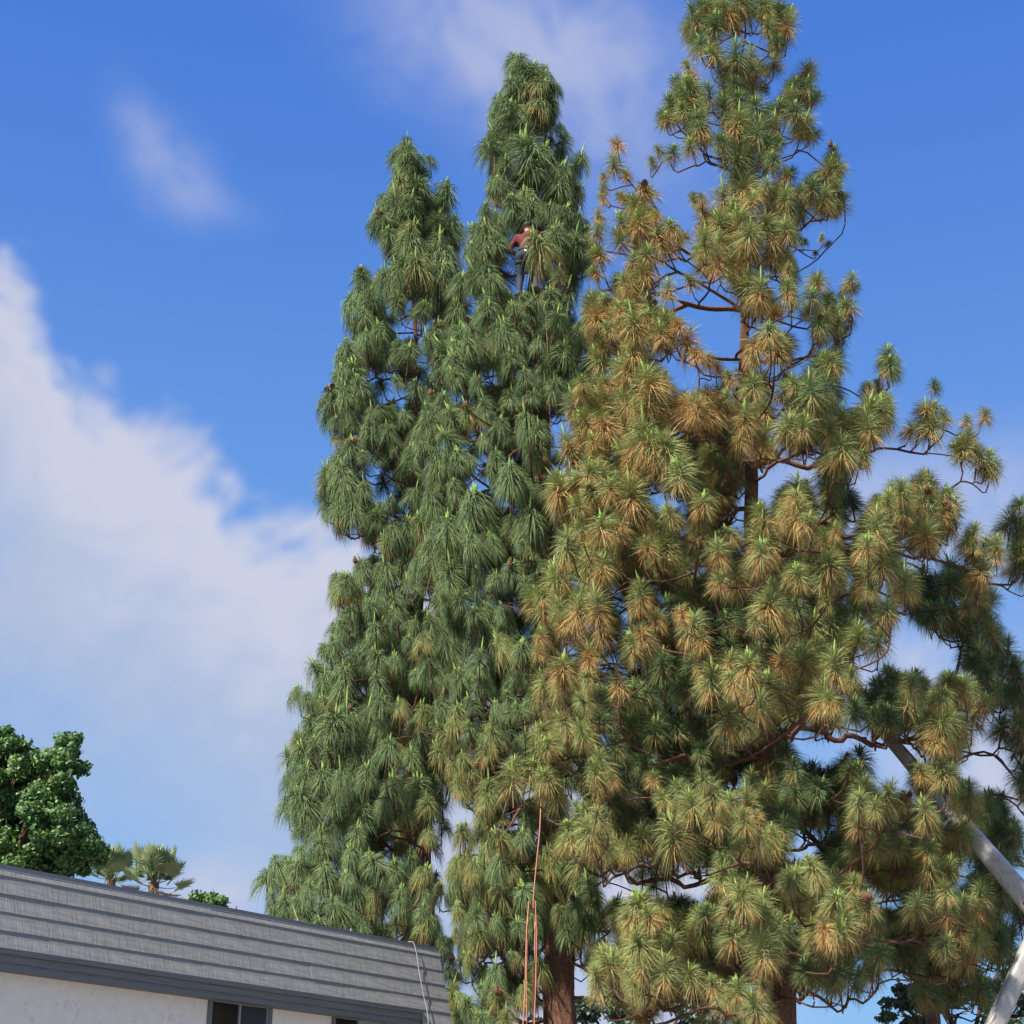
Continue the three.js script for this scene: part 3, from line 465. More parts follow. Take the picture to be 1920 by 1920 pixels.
pine({
  label: 'slender green pine rising behind the mansard roof, tallest spire on the left', depth: 41 * U, seed: 11, r0: 0.26, scale: 1.16, behind: 4, companions: true, cones: 0.07, massW: 58,
  axis: [[795, 1905], [792, 1500], [782, 1000], [778, 650], [770, 450], [762, 273]], radius: [[330, 1900], [300, 1700], [250, 1400], [170, 1150], [175, 900], [165, 700], [120, 540], [80, 420], [40, 290]],
  pick: (x, y) => y > 1300 && x > 740 ? (R() < 0.6 ? 'weepYellow' : 'weep') : (R() < 0.08 ? 'weepYellow' : 'weep'),
  masses: [[740, 1450, 130, 220, 120], [750, 1150, 80, 140, 60], [740, 820, 70, 220, 60], [805, 1150, 40, 320, 70], [800, 700, 30, 150, 16]],
  tufts: SLIM_GREEN,
});
pine({
  label: 'tallest pine, with browned needle tufts, right of the climber\'s tree', depth: 34 * U, seed: 23, r0: 0.275, scale: 1.12, behind: 5, companions: true, open: (x, y) => y < 700 && (x > 1225 || y < 350), cones: 0.05, massW: 66,
  axis: [[1466, 1910], [1446, 1600], [1430, 1400], [1412, 1000], [1395, 650], [1392, 480], [1390, 250], [1388, -14]], radius: [[420, 1900], [420, 1500], [420, 1000], [330, 850], [300, 600], [230, 450], [180, 300], [130, 150], [100, -20]],
  pick: (x, y) => { const q = R(), patch = n3(x * 0.006, y * 0.006, 5); if (x > 1255 && x < 1360 && y > 600 && y < 790) return 'rust'; if (x > 1225 && y < 330) return q < 0.5 ? 'pompPlain' : q < 0.8 ? 'pompGreen' : 'pomp';
    if (x > 1480 && y < 720) return q < 0.5 ? 'pompPlain' : 'pompGreen'; const tan = clamp(0.45 + 0.55 * patch + (y < 1250 && x < 1480 ? 0.28 : -0.12)); return q < tan * 0.85 ? 'pomp' : q < tan ? 'rust' : 'pompGreen'; },
  limbs: [[[[1375, 570, 33.9], [1310, 530, 33.6], [1255, 500, 33.3], [1225, 470, 33]]], [[[1378, 580, 33.9], [1320, 578, 33.4], [1265, 562, 33], [1215, 548, 32.6]]], [[[1385, 674, 33.9], [1340, 672, 33.6], [1300, 655, 33], [1240, 620, 32.6]]], [[[1470, 680, 34], [1500, 672, 34.2], [1560, 665, 34.4]]], [[[1500, 1550, 34.2], [1560, 1610, 34.6], [1640, 1650, 35]]]],
  masses: [[1400, 1150, 190, 110, 110, 'pompPlain'], [1180, 760, 80, 160, 50, 'pompGreen'], [1150, 1000, 80, 120, 50, 'pompGreen'], [1500, 1120, 130, 130, 70, 'pompGreen'], [1480, 1680, 110, 60, 50, 'pompGreen'], [1200, 1780, 80, 60, 40, 'pompGreen'], [1270, 1340, 170, 120, 150, 'pompPlain'], [1180, 1480, 80, 60, 34, 'pompPlain'], [1160, 1560, 60, 40, 24, 'pompGreen'], [1335, 1590, 50, 46, 22, 'pompGreen'], [1250, 1715, 90, 26, 26, 'pompGreen'], [1530, 1420, 90, 50, 14, 'pompPlain'], [1330, 1540, 60, 40, 20, 'pompGreen'], [1500, 1380, 60, 60, 10, 'pompPlain'], [1520, 1420, 90, 60, 10, 'pompPlain'], [1300, 1600, 100, 40, 8, 'pompPlain'], [1560, 1780, 110, 50, 40, 'pompPlain'], [1560, 930, 60, 60, 14, 'pompPlain'], [1330, 850, 60, 50, 20, 'pompPlain'], [1330, 1750, 90, 70, 50, 'pompPlain'], [1500, 1500, 50, 60, 16, 'pompPlain'], [1600, 1170, 70, 50, 14, 'pompPlain'], [1240, 1040, 60, 60, 26, 'pompGreen'], [1080, 1080, 60, 40, 18, 'pompGreen'], [1590, 1590, 50, 30, 16, 'pompPlain'], [1510, 1480, 50, 60, 16, 'pompPlain'], [1330, 900, 60, 60, 24, 'pompGreen'], [1660, 1325, 75, 26, 26, 'pompPlain'], [1540, 1430, 80, 60, 16, 'pompPlain'], [1660, 1600, 70, 40, 22, 'pompGreen'], [1780, 1590, 60, 50, 20, 'pompGreen'], [1600, 1470, 40, 40, 10, 'pompGreen'], [1440, 1450, 40, 50, 12, 'pompGreen'], [1520, 1790, 90, 40, 20, 'pompPlain']],
  tufts: BROWN_PINE,
});
pine({
  label: 'dark shaded pine behind the white boom at the right edge', depth: 40 * U, seed: 37, r0: 0.20, scale: 1.0, behind: 0, shell: -0.7, cones: 0.05, massW: 64,
  axis: [[1750, 1910], [1760, 1600], [1790, 1300], [1830, 1050]], radius: [[170, 1900], [190, 1600], [160, 1300], [90, 1050]],
  pick: () => (R() < 0.75 ? 'pompPlain' : 'pompGreen'),
  masses: [[1800, 1110, 95, 60, 46], [1860, 1230, 50, 80, 26], [1830, 1370, 60, 50, 14], [1860, 1560, 50, 70, 34], [1700, 1610, 80, 40, 40], [1730, 1740, 110, 40, 60], [1860, 1700, 60, 70, 40], [1800, 1830, 90, 30, 16], [1690, 1290, 50, 40, 20], [1915, 1000, 20, 60, 14], [1930, 1350, 30, 180, 20]],
  limbs: [[[[1770, 1440, 39.8], [1850, 1410, 39], [1905, 1460, 38.6]]], [[[1765, 1540, 40], [1860, 1490, 39.4], [1910, 1500, 39]]]],
  tufts: [],
});

// ---------------------------------------------------------------- climber high in the tall green pine
{
  const depth = 36.7 * U, sc = 1.0, foot = at(986, 556, depth), hip = new THREE.Vector3(0, 0.93, 0);
  const man = thing('person', 'climber in a dark red shirt standing high in the green pine, elbow out', 'person', foot);
  man.rotation.y = Math.PI - 0.35;                            // back to the camera, turned a little towards the trunk
  // bones: from, to, radius from, radius to, clothing (0 skin, 1 shirt, 2 trousers, 3 boots); y up, z forward, x to his left
  const V = (x, y, z) => new THREE.Vector3(x, y, z);
  const J = { pel: V(0, 0.95, 0), waist: V(0, 1.08, 0.02), chest: V(0, 1.32, 0.07), neck: V(0, 1.47, 0.10), skull: V(0, 1.53, 0.12), sR: V(-0.19, 1.41, 0.08), sL: V(0.19, 1.41, 0.08), eL: V(0.37, 1.16, 0.06), wL: V(0.22, 1.12, 0.29), eR: V(-0.30, 1.22, 0.22), wR: V(-0.16, 1.42, 0.36), hL: V(0.10, 0.92, 0), hR: V(-0.10, 0.92, 0), kL: V(0.15, 0.50, 0.11), kR: V(-0.13, 0.62, 0.26), aL: V(0.14, 0.09, 0.0), aR: V(-0.15, 0.24, 0.12), tL: V(0.17, 0.045, 0.17), tR: V(-0.17, 0.20, 0.29) };
  const bones = [[J.pel, J.waist, 0.135, 0.125, 2], [J.waist, J.chest, 0.125, 0.145, 1], [V(-0.06, 1.30, 0.06), V(0.06, 1.30, 0.06), 0.13, 0.13, 1], [J.chest, J.neck, 0.12, 0.062, 1], [J.neck, J.skull, 0.057, 0.055, 0], [J.chest, J.sR, 0.10, 0.075, 1], [J.chest, J.sL, 0.10, 0.075, 1],
    [J.sL, J.eL, 0.066, 0.052, 1], [J.eL, J.wL, 0.05, 0.036, 1], [J.sR, J.eR, 0.066, 0.052, 1], [J.eR, J.wR, 0.05, 0.036, 1], [J.pel, J.hL, 0.12, 0.105, 2], [J.pel, J.hR, 0.12, 0.105, 2], [J.hL, J.kL, 0.098, 0.068, 2], [J.kL, J.aL, 0.066, 0.048, 2], [J.hR, J.kR, 0.098, 0.068, 2], [J.kR, J.aR, 0.066, 0.048, 2], [J.aL, J.tL, 0.056, 0.045, 3], [J.aR, J.tR, 0.056, 0.045, 3], [V(0.14, 0.05, -0.05), J.aL, 0.045, 0.052, 3], [V(-0.15, 0.20, 0.06), J.aR, 0.045, 0.052, 3]];
  const capsule = (p, [a, b, ra, rb]) => { const abx = b.x - a.x, aby = b.y - a.y, abz = b.z - a.z, t = clamp(((p.x - a.x) * abx + (p.y - a.y) * aby + (p.z - a.z) * abz) / (abx * abx + aby * aby + abz * abz + 1e-9)); return Math.hypot(p.x - a.x - abx * t, p.y - a.y - aby * t, p.z - a.z - abz * t) - mix(ra, rb, t); };
  const smin = (a, b, k) => { const h = clamp(0.5 + 0.5 * (b - a) / k); return mix(b, a, h) - k * h * (1 - h); };
  const COL = [C(0.42, 0.24, 0.16), C(0.11, 0.009, 0.012), C(0.020, 0.028, 0.050), C(0.05, 0.035, 0.025)];
  function mesh(list, centre, half, res, k, colour) {
    const mc = new MarchingCubes(res, std({}), false, false, 60000), p = new THREE.Vector3(); mc.isolation = 0;
    for (let z = 0; z < res; z++) for (let y = 0; y < res; y++) for (let x = 0; x < res; x++) { p.set((x - res / 2) / (res / 2) * half + centre.x, (y - res / 2) / (res / 2) * half + centre.y, (z - res / 2) / (res / 2) * half + centre.z); let d = 9; for (const b of list) d = smin(d, capsule(p, b), k); mc.field[x + y * res + z * res * res] = -d; }
    mc.update();
    const n = mc.count ?? mc.geometry.drawRange.count, g = new THREE.BufferGeometry(), ps = mc.positionArray.slice(0, n * 3), col = new Float32Array(n * 3);
    for (let i = 0; i < n; i++) { p.set(ps[i * 3] * half + centre.x, ps[i * 3 + 1] * half + centre.y, ps[i * 3 + 2] * half + centre.z); ps.set([p.x, p.y, p.z], i * 3); let bd = 9, bc = 0; for (const b of list) { const d = capsule(p, b); if (d < bd) { bd = d; bc = b[4]; } } col.set(colour ?? COL[bc], i * 3); }
    g.setAttribute('position', new THREE.BufferAttribute(ps, 3)); g.setAttribute('normal', new THREE.BufferAttribute(mc.normalArray.slice(0, n * 3), 3)); g.setAttribute('color', new THREE.BufferAttribute(col, 3));
    return g;
  }
  const gs = [mesh(bones, V(0, 0.78, 0.1), 0.86, 130, 0.035)];
  // head: skull, jaw, nose, ears, with a grid of its own
  const hc = V(0, 1.64, 0.13);
  gs.push(mesh([[V(0, 1.665, 0.115), V(0, 1.665, 0.145), 0.088, 0.085, 0], [V(0, 1.60, 0.15), V(0, 1.575, 0.185), 0.062, 0.045, 0], [V(0, 1.645, 0.215), V(0, 1.615, 0.235), 0.012, 0.016, 0], [V(0.083, 1.65, 0.12), V(0.083, 1.615, 0.125), 0.018, 0.014, 0], [V(-0.083, 1.65, 0.12), V(-0.083, 1.615, 0.125), 0.018, 0.014, 0], [V(-0.02, 1.583, 0.222), V(0.02, 1.583, 0.222), 0.008, 0.008, 0], [J.neck, V(0, 1.59, 0.12), 0.058, 0.056, 0]], hc, 0.2, 90, 0.012, COL[0]));
  // hands: a palm, four fingers in two joints and a thumb, closed on the branch in front
  for (const [w, s, ax] of [[J.wL, -1, V(-0.35, 0.05, 0.94)], [J.wR, 1, V(0.15, 0.75, 0.64)]]) {
    const f = ax.clone().normalize(), si = V(1, 0, 0).addScaledVector(f, -f.x).normalize(), dn = new THREE.Vector3().crossVectors(f, si), pt = (a, b, c) => w.clone().addScaledVector(f, a).addScaledVector(si, b).addScaledVector(dn, c), l = [[w, pt(0.05, 0, 0), 0.034, 0.036, 0], [pt(0.05, -0.022, 0), pt(0.085, 0.024, 0), 0.026, 0.024, 0]];
    [-0.034, -0.011, 0.012, 0.034].forEach((b, i) => { const L = [0.036, 0.044, 0.042, 0.033][i]; l.push([pt(0.085, b, 0), pt(0.085 + L * 0.9, b, 0.018), 0.0098, 0.009, 0], [pt(0.085 + L * 0.9, b, 0.018), pt(0.085 + L * 0.75, b, 0.018 + L), 0.009, 0.0078, 0]); });
    l.push([pt(0.035, s * 0.03, 0.008), pt(0.075, s * 0.058, 0.026), 0.0125, 0.0105, 0], [pt(0.075, s * 0.058, 0.026), pt(0.10, s * 0.05, 0.05), 0.0105, 0.009, 0]);
    gs.push(mesh(l, pt(0.06, 0, 0.02), 0.13, 84, 0.005, COL[0]));
  }
  part('body', mergeGeometries(gs), std({ vertexColors: true, roughness: 0.85 }), man);
  for (const s of [-1, 1]) { const e = part('eye', new THREE.SphereGeometry(0.011, 10, 8), std({ color: lin(0.03, 0.02, 0.015), roughness: 0.2 }), man); e.position.set(s * 0.032, 1.652, 0.218); }
  part('hair', (() => { const g = new THREE.SphereGeometry(0.099, 20, 14, 0, 6.2832, 0, 1.75); g.rotateX(-0.45); g.translate(0, 1.672, 0.118); return g; })(), std({ color: lin(0.012, 0.010, 0.009), roughness: 0.7 }), man);
  part('harness', (() => { const a = new THREE.TorusGeometry(0.142, 0.022, 8, 28); a.rotateX(Math.PI / 2); a.scale(1.06, 1.6, 1); a.translate(0, 1.02, 0.01); const ls = [a]; for (const s of [-1, 1]) { const b = new THREE.TorusGeometry(0.104, 0.014, 6, 20); b.rotateX(Math.PI / 2 - 0.2); b.translate(s * 0.115, 0.79, 0.04); ls.push(b); } return mergeGeometries(ls); })(), std({ color: lin(0.03, 0.03, 0.032), roughness: 0.8 }), man);
  part('carabiner', (() => { const g = new THREE.TorusGeometry(0.04, 0.008, 6, 16); g.scale(0.7, 1.2, 1); g.translate(-0.06, 0.97, -0.155); return g; })(), std({ color: lin(0.7, 0.66, 0.5), roughness: 0.35, metalness: 0.8 }), man);
}

// ---------------------------------------------------------------- climbing ropes down the tall pine
{
  const rope = std({ color: lin(0.50, 0.20, 0.125), roughness: 0.85 });
  const run = (pts, r, label) => {
    const P = pts.map(([x, y, z]) => at(x, y, z * U)), c = new THREE.CatmullRomCurve3(P, false, 'centripetal'), n = 90;
    const m = part('climbing_rope', tube(c.getPoints(n), Array(n + 1).fill(r), 6), rope, scene); m.name = numbered('climbing_rope'); tag(m, label, 'rope', null);
  };
  const down = (x, z) => { const q = at(x, 1920, z); return q; };
  const ground = (pts, r, label) => { // carry the last stretch straight down to the ground
    const P = pts.map(([x, y, z]) => at(x, y, z * U)), l = P[P.length - 1]; P.push(new THREE.Vector3(l.x, l.y * 0.5, l.z + 0.05), new THREE.Vector3(l.x, 0.02, l.z + 0.1));
    const c = new THREE.CatmullRomCurve3(P, false, 'centripetal'), n = 110, m = part('climbing_rope', tube(c.getPoints(n), Array(n + 1).fill(r), 6), rope, scene); m.name = numbered('climbing_rope'); tag(m, label, 'rope');
  };
  run([[1015, 552, 36.6], [1021, 580, 36.4], [1026, 640, 36.3], [1028, 700, 36.25], [1030, 760, 36.3], [1033, 800, 36.3], [1035, 830, 36.5]], 0.007, 'thin orange rope line hanging straight below the climber');
  ground([[1028, 1430, 35.8], [1016, 1490, 35.4], [1012, 1560, 35.3], [1006, 1620, 35.3], [1000, 1700, 35.4], [1003, 1740, 35.4], [1001, 1850, 35.4], [999, 1920, 35.4]], 0.012, 'orange rope hanging the whole way in front of the lower trunk');
  ground([[1004, 1690, 35.3], [1006, 1760, 35.3], [1004, 1860, 35.3], [1002, 1920, 35.3]], 0.011, 'short orange rope strand doubled close beside the longer one');
  ground([[992, 1690, 35.3], [988, 1740, 35.25], [986, 1800, 35.2], [984, 1870, 35.2], [981, 1920, 35.2]], 0.011, 'leftmost of the orange ropes hanging by the red-brown trunk');
  ground([[990, 1720, 35.25], [988, 1790, 35.3], [987, 1870, 35.3], [988, 1920, 35.3]], 0.010, 'orange rope strand between the left rope and the long one');
}

// ---------------------------------------------------------------- articulated white boom on the right
{
  const paintTex = grainTexture(512, 512, (u, v) => { const s = sstep(0.25, 0.7, tileNoise(u, v, 10, 22, 61) * 0.6 + tileNoise(u, v, 40, 70, 62) * 0.5), k = 0.65 - 0.12 * s + 0.02 * tileNoise(u, v, 90, 90, 63); return [k, k * 0.97, k * (0.93 - 0.02 * s)]; });
  const paint = new THREE.MeshPhysicalMaterial({ map: paintTex, roughness: 0.42, clearcoat: 0.15, clearcoatRoughness: 0.4 });
  const red = std({ color: lin(0.16, 0.02, 0.02), roughness: 0.5 }), dark = std({ color: lin(0.05, 0.05, 0.055), roughness: 0.6 });
  const elbow = at(1956, 1722, 33.3 * U), tip = at(1578, 1280, 35.4 * U), foot = at(1790, 2090, 32.8 * U);
  const root = thing('boom_lift', 'white articulated boom arm reaching into the brown pine from the right', 'boom lift', new THREE.Vector3(foot.x, 0, foot.z)), O = root.position.clone();
  const beam = (a, b, w0, w1, name, m) => { // a tapered box beam with rounded corners
    const s = new THREE.Shape(), r = 0.34, h = 0.5; s.moveTo(-h + r, -h); s.lineTo(h - r, -h); s.quadraticCurveTo(h, -h, h, -h + r); s.lineTo(h, h - r); s.quadraticCurveTo(h, h, h - r, h); s.lineTo(-h + r, h); s.quadraticCurveTo(-h, h, -h, h - r); s.lineTo(-h, -h + r); s.quadraticCurveTo(-h, -h, -h + r, -h);
    const L = a.distanceTo(b), g = new THREE.ExtrudeGeometry(s, { depth: L, bevelEnabled: false, curveSegments: 8, steps: 6 }), p = g.attributes.position, uv = g.attributes.uv;
    for (let i = 0; i < p.count; i++) { const w = mix(w0, w1, p.getZ(i) / L); uv.setXY(i, (p.getX(i) + p.getY(i)) * 0.4, p.getZ(i) / 3); p.setXY(i, p.getX(i) * w, p.getY(i) * w * 1.12); }
    g.computeVertexNormals(); const o = new THREE.Mesh(g, m); o.name = name; o.castShadow = o.receiveShadow = true; o.position.copy(a).sub(O); o.up.set(0, 1, 0); root.add(o); o.lookAt(b); return o;
  };
  beam(elbow, tip, 0.30, 0.13, 'upper_boom', paint);
  beam(foot, elbow.clone().add(new THREE.Vector3(0, 0, 0.02)), 0.24, 0.215, 'lower_boom', paint);
  const k = part('elbow_joint', (() => { const g = new THREE.CylinderGeometry(0.24, 0.24, 0.44, 24); g.rotateX(Math.PI / 2); return g; })(), red, root); k.position.copy(elbow).sub(O);
  const plate = part('elbow_plate', new RoundedBoxGeometry(0.30, 0.16, 0.34, 2, 0.03), red, root); plate.position.copy(at(1938, 1700, 33.3 * U)).sub(O); plate.rotation.z = -0.75;
  const tipJ = part('bucket_pin', (() => { const g = new THREE.CylinderGeometry(0.08, 0.08, 0.3, 16); g.rotateX(Math.PI / 2); return g; })(), dark, root); tipJ.position.copy(tip).sub(O);
  const hose = part('hydraulic_hose', tube(new THREE.CatmullRomCurve3([elbow.clone().add(new THREE.Vector3(-0.05, 0.22, 0.12)), elbow.clone().lerp(tip, 0.3).add(new THREE.Vector3(0.02, 0.17, 0.03)), elbow.clone().lerp(tip, 0.9).add(new THREE.Vector3(0.02, 0.09, 0))].map((v) => v.sub(O))).getPoints(24), Array(25).fill(0.011), 6), dark, root);
  // turret, pedestal and outrigger feet below the frame
  const f = foot.clone().sub(O), ped = part('pedestal', new THREE.CylinderGeometry(0.38, 0.5, f.y - 0.2, 24), paint, root); ped.position.set(0, (f.y - 0.2) / 2 + 0.1, 0);
  const tur = part('turret', new RoundedBoxGeometry(1.0, 0.9, 0.9, 3, 0.08), paint, root); tur.position.set(f.x, f.y - 0.1, f.z);
  for (const [x, z] of [[-1.6, 0], [1.6, 0], [0, -1.6], [0, 1.6]]) { part('outrigger', tube([new THREE.Vector3(x * 0.15, 0.55, z * 0.15), new THREE.Vector3(x, 0.35, z), new THREE.Vector3(x, 0.04, z)], [0.11, 0.1, 0.09], 8), dark, root); const p = part('outrigger_foot', new THREE.CylinderGeometry(0.22, 0.25, 0.06, 16), dark, root); p.position.set(x, 0.031, z); }
}

// ---------------------------------------------------------------- broadleaf trees
const LEAFC = { dark: [C(0.060, 0.150, 0.028), C(0.085, 0.190, 0.034), C(0.045, 0.118, 0.028), C(0.120, 0.225, 0.040)], grey: [C(0.100, 0.155, 0.085), C(0.125, 0.180, 0.095), C(0.080, 0.135, 0.070)] };
function leafClump(cols, n = 9) {
  const pos = [], col = [], idx = [], v = new THREE.Vector3(), a = new THREE.Vector3(), b = new THREE.Vector3();
  for (let i = 0; i < n; i++) {
    v.set(rr(-1, 1), rr(-0.7, 0.9), rr(-1, 1)).multiplyScalar(0.16); a.set(rr(-1, 1), rr(-0.6, 0.3), rr(-1, 1)).normalize(); b.set(rr(-1, 1), rr(-0.3, 0.3), rr(-1, 1)); b.addScaledVector(a, -b.dot(a)).normalize();
    const L = rr(0.10, 0.16), w = L * rr(0.38, 0.52), c = cols[Math.floor(R() * cols.length)].map((x) => x * rr(0.85, 1.15)), o = pos.length / 3, up = new THREE.Vector3().crossVectors(a, b).multiplyScalar(0.03);
    for (const [s, t, h] of [[0, 0, 0], [0.35, 1, 1], [0.7, 0.75, 0.8], [1.1, 0, 0], [0.7, -0.75, 0.8], [0.35, -1, 1]]) { pos.push(v.x + a.x * L * s + b.x * w * t + up.x * h, v.y + a.y * L * s + b.y * w * t + up.y * h, v.z + a.z * L * s + b.z * w * t + up.z * h); col.push(...c); }
    idx.push(o, o + 1, o + 5, o + 1, o + 2, o + 5, o + 2, o + 4, o + 5, o + 2, o + 3, o + 4);
  }
  const g = new THREE.BufferGeometry(); g.setAttribute('position', new THREE.Float32BufferAttribute(pos, 3)); g.setAttribute('color', new THREE.Float32BufferAttribute(col, 3)); g.setIndex(idx); g.computeVertexNormals(); return g;
}
const CLUMP = { dark: leafClump(LEAFC.dark), grey: leafClump(LEAFC.grey, 6) };
const leafMat = new THREE.MeshPhysicalMaterial({ vertexColors: true, roughness: 0.6, transmission: 0.25, thickness: 0, side: THREE.DoubleSide });
const greyBark = std({ map: barkMaps[0], bumpMap: barkMaps[1], bumpScale: 0.01, roughness: 0.95, color: lin(0.75, 0.85, 0.95) });
// lobes: px, py, ground distance, radius in pixels of the photograph, number of clumps
function leafyTree(name, label, category, trunkPx, depth, r0, lobes, kind, size, group) {
  const b = at(trunkPx, 1900, depth * U), root = thing(name, label, category, new THREE.Vector3(b.x, 0, b.z), group), O = root.position, spots = [], gs = [];
  const L = lobes.map(([x, y, z0, r, n]) => [x, y, z0 * U, r, n]).map(([x, y, z, r, n]) => ({ c: at(x, y, z).sub(O), r: r * mpp(x, y, z), n })), fork = Math.max(0.9, Math.min(...L.map((l) => l.c.y - l.r)) * 0.8);
  const top = new THREE.Vector3(0, fork, 0);
  part('trunk', tube([new THREE.Vector3(0, 0, 0), new THREE.Vector3(0.05, fork * 0.5, 0.03), top], [r0, r0 * 0.8, r0 * 0.7], 12, 0.06, depth), greyBark, root);
  for (const l of L) {
    const c = new THREE.QuadraticBezierCurve3(top, new THREE.Vector3(l.c.x * 0.35, mix(top.y, l.c.y, 0.6), l.c.z * 0.35), l.c); gs.push(tube(c.getPoints(8), [...Array(9).keys()].map((k) => r0 * 0.5 * (1 - k / 11)), 7));
    for (let k = 0; k < 9; k++) { const e = new THREE.Vector3(rr(-1, 1), rr(-0.4, 1), rr(-1, 1)).normalize().multiplyScalar(l.r * rr(0.6, 0.98)).add(l.c); gs.push(tube([c.getPoint(rr(0.6, 1)), e.clone().lerp(l.c, 0.4), e], [r0 * 0.14, r0 * 0.08, 0.008], 5)); }
    // leaves gather in sprays round twig ends, with gaps between
    const sprays = []; for (let k = 0; k < Math.max(6, l.n / 34); k++) sprays.push(new THREE.Vector3(rr(-1, 1), rr(-0.85, 1), rr(-1, 1)).normalize().multiplyScalar(l.r * Math.pow(R(), 0.45)).add(l.c));
    for (let k = 0; k < l.n; k++) { const s = sprays[Math.floor(R() * sprays.length)]; spots.push(s.clone().add(new THREE.Vector3(rr(-1, 1) + rr(-1, 1), rr(-0.8, 0.8) + rr(-0.4, 0.4), rr(-1, 1) + rr(-1, 1)).multiplyScalar(l.r * 0.13))); }
  }
  part('branch', mergeGeometries(gs), greyBark, root);
  const im = new THREE.InstancedMesh(CLUMP[kind], leafMat, spots.length), q = new THREE.Quaternion(), e = new THREE.Euler(), m4 = new THREE.Matrix4(); im.name = 'crown'; im.userData.kind = 'stuff'; im.castShadow = im.receiveShadow = true;
  spots.forEach((p, i) => { e.set(rr(-0.6, 0.6), rr(0, 6.28), rr(-0.6, 0.6)); q.setFromEuler(e); const s = size * U * rr(0.7, 1.2); m4.compose(p, q, new THREE.Vector3(s, s, s)); im.setMatrixAt(i, m4); const f = rr(0.8, 1.2); im.setColorAt(i, lin(f, f, f)); });
  root.add(im); return root;
}
leafyTree('broadleaf_tree', 'dark green broadleaf tree behind the roof at the left edge', 'tree', -70, 52, 0.28,
  [[-60, 1470, 52, 95, 900], [20, 1430, 52, 60, 620], [120, 1425, 51.6, 38, 420], [95, 1470, 51.5, 60, 700], [110, 1545, 51.4, 72, 900], [20, 1560, 52, 80, 800], [150, 1600, 51.6, 52, 560], [60, 1640, 51.8, 90, 900], [-80, 1600, 52.5, 120, 900], [40, 1480, 52.6, 50, 300], [125, 1395, 51.7, 20, 120], [5, 1385, 52, 26, 160]], 'dark', 1.0);
leafyTree('broadleaf_tree', 'low green treetop just showing above the roof by the palms', 'tree', 392, 58, 0.10,
  [[372, 1688, 58, 17, 60], [400, 1702, 58, 20, 90], [415, 1690, 57.8, 9, 22], [350, 1705, 58.2, 20, 60]], 'dark', 0.85);
leafyTree('broadleaf_tree', 'pale leafy tree below the dark pine at lower right', 'tree', 1800, 50, 0.18,
  [[1720, 1880, 50, 42, 210], [1700, 1905, 50, 40, 170], [1780, 1900, 50, 50, 240], [1850, 1850, 50.5, 45, 300], [1885, 1820, 50.5, 35, 240], [1870, 1900, 50, 45, 240], [1760, 1850, 50.4, 25, 60], [1930, 1880, 50.5, 60, 260]], 'grey', 1.1);
leafyTree('broadleaf_tree', 'pale leafy tree seen low between the two pine trunks', 'tree', 1190, 60, 0.16,
  [[1100, 1890, 60, 32, 110], [1150, 1880, 60, 30, 90], [1210, 1895, 60, 40, 120], [1290, 1885, 60, 40, 130], [1350, 1860, 60, 36, 110], [1180, 1930, 60, 60, 200], [1320, 1930, 60, 60, 200], [1060, 1930, 60, 40, 100]], 'grey', 1.25);

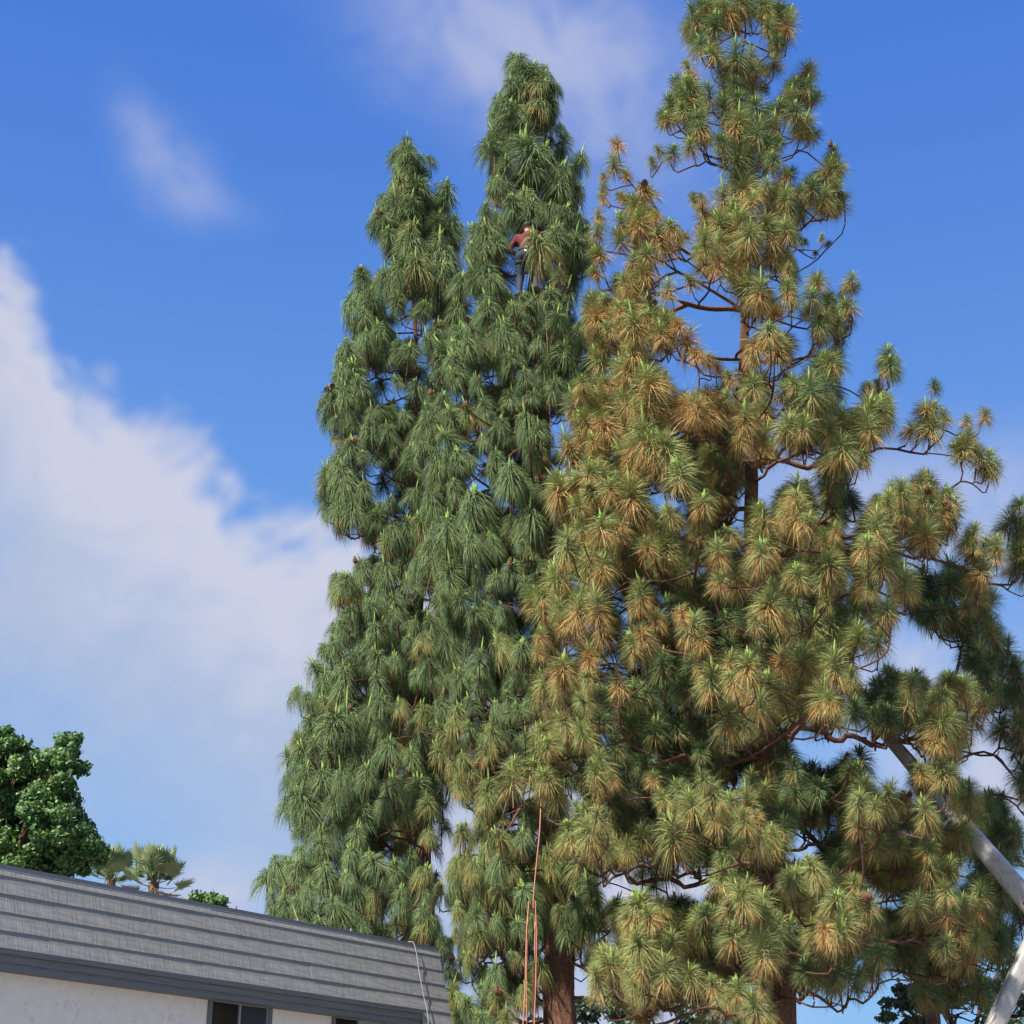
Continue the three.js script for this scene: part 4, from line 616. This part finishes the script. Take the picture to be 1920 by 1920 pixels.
// ---------------------------------------------------------------- fan palms behind the roof
{
  const fan = (n, cut, c0) => { // pleated fan blade, its hub at the origin, opening along +y
    const pos = [], col = [], idx = [];
    for (let i = 0; i < n; i++) {
      const a0 = mix(-1.95, 1.95, i / n), a1 = mix(-1.95, 1.95, (i + 1) / n), am = (a0 + a1) / 2, L = 0.85 * (1 - 0.14 * Math.abs(am)) * rr(0.93, 1.05), o = pos.length / 3, f = rr(0.85, 1.15), dr = rr(0.02, 0.16);
      const q = (a, r, z) => pos.push(Math.sin(a) * r, Math.cos(a) * r, z);
      q(am, 0, 0); q(a0, L * cut, -0.03 - 0.05 * cut); q(am, L * cut, 0.02 - 0.05 * cut); q(a1, L * cut, -0.03 - 0.05 * cut); q(am + rr(-0.04, 0.04), L, -dr);
      for (let k = 0; k < 5; k++) col.push(c0[0] * f, c0[1] * f, c0[2] * f); idx.push(o, o + 1, o + 2, o, o + 2, o + 3, o + 1, o + 4, o + 2, o + 2, o + 4, o + 3);
    }
    const g = new THREE.BufferGeometry(); g.setAttribute('position', new THREE.Float32BufferAttribute(pos, 3)); g.setAttribute('color', new THREE.Float32BufferAttribute(col, 3)); g.setIndex(idx); g.computeVertexNormals(); return g;
  };
  const petiole = (() => { const g = tube([new THREE.Vector3(0, 0, 0), new THREE.Vector3(0, 0.55, 0.05), new THREE.Vector3(0, 1.0, 0)], [0.028, 0.02, 0.014], 5); g.deleteAttribute('uv'); const n = g.attributes.position.count, c = new Float32Array(n * 3); for (let i = 0; i < n; i++) c.set([0.20, 0.22, 0.09], i * 3); g.setAttribute('color', new THREE.BufferAttribute(c, 3)); return g; })();
  const blade = (c, cut) => { const f = fan(22, cut, c); f.rotateX(-0.35); f.translate(0, 1.0, 0); return mergeGeometries([petiole, f]); };
  const green = [blade(C(0.15, 0.205, 0.075), 0.62), blade(C(0.19, 0.23, 0.09), 0.55), blade(C(0.115, 0.17, 0.065), 0.68)], young = blade(C(0.30, 0.38, 0.08), 0.7), dead = [blade(C(0.30, 0.25, 0.15), 0.45), blade(C(0.26, 0.20, 0.12), 0.4)];
  const mat = new THREE.MeshPhysicalMaterial({ vertexColors: true, roughness: 0.55, transmission: 0.2, thickness: 0, side: THREE.DoubleSide }), bark = std({ map: barkMaps[0], roughness: 0.95, color: lin(0.9, 0.95, 1.0) });
  const palm = (px, py, z, s, label, seed) => {
    const c = at(px, py, z * U), root = thing('fan_palm', label, 'palm', new THREE.Vector3(c.x, 0, c.z)), h = c.y;
    part('trunk', tube([0, 0.3, 0.7, 1].map((t) => new THREE.Vector3(0.1 * Math.sin(t * 3), h * t, 0)), [0.2, 0.15, 0.13, 0.15], 12, 0.06, seed), bark, root);
    const frond = (g, yaw, tilt, k) => { const m = part('frond', g, mat, root); m.position.set(0.1 * Math.sin(3), h - 0.05 + rr(-0.1, 0.1), 0); m.rotation.set(0, yaw, 0); m.rotateX(tilt); m.rotateY(rr(-0.5, 0.5)); m.scale.setScalar(k * s * 0.68); };
    for (let i = 0; i < 20; i++) frond(green[i % 3], i * 2.399 + rr(-0.2, 0.2), mix(0.15, 1.55, i / 20) + rr(-0.1, 0.1), rr(0.85, 1.1));
    for (let i = 0; i < 3; i++) frond(young, i * 2.1 + seed, rr(0.05, 0.25), rr(0.75, 0.95));
    for (let i = 0; i < 14; i++) frond(dead[i % 2], i * 2.399 + 1, rr(1.9, 2.8), rr(0.75, 1.0));
  };
  palm(206, 1650, 66, 0.92, 'fan palm half hidden behind the dark broadleaf tree', 2);
  palm(288, 1655, 63, 1.0, 'fan palm with a full round head behind the roof', 5);
}

// ---------------------------------------------------------------- bird in the sky gap
{
  const p = at(1308, 1646, 32), b = thing('bird', 'small dark bird flying in the bright gap between the pines', 'bird', p); b.rotation.set(0.2, 0.9, 0.35); b.scale.setScalar(0.72);
  const m = std({ color: lin(0.06, 0.055, 0.06), roughness: 0.8 });
  part('body', (() => { const g = new THREE.LatheGeometry([[0, -0.15], [0.02, -0.13], [0.045, -0.05], [0.05, 0.02], [0.035, 0.08], [0.03, 0.11], [0.028, 0.13], [0.006, 0.155], [0, 0.175]].map(([x, y]) => new THREE.Vector2(x, y)), 12); g.rotateX(Math.PI / 2); return g; })(), m, b);
  const wing = (s) => { const sh = new THREE.Shape(); sh.moveTo(0, 0.06); sh.quadraticCurveTo(0.12, 0.10, 0.20, 0.04); sh.quadraticCurveTo(0.26, 0.0, 0.33, -0.08); sh.quadraticCurveTo(0.2, -0.06, 0.12, -0.07); sh.lineTo(0, -0.06); const g = new THREE.ExtrudeGeometry(sh, { depth: 0.008, bevelEnabled: false }); g.rotateX(Math.PI / 2); g.scale(s, 1, 1); g.rotateZ(s * 0.95); return g; };
  part('wing', wing(1), m, b).position.set(0.03, 0.02, 0.01); part('wing', wing(-1), m, b).position.set(-0.03, 0.02, 0.01);
  const tail = part('tail', (() => { const sh = new THREE.Shape([[-0.015, 0], [0.015, 0], [0.05, -0.13], [0, -0.115], [-0.05, -0.13]].map(([x, y]) => new THREE.Vector2(x, y))); const g = new THREE.ExtrudeGeometry(sh, { depth: 0.006, bevelEnabled: false }); g.rotateX(Math.PI / 2); return g; })(), m, b); tail.position.set(0, 0.005, -0.12); 
}
renderer.render(scene, camera);
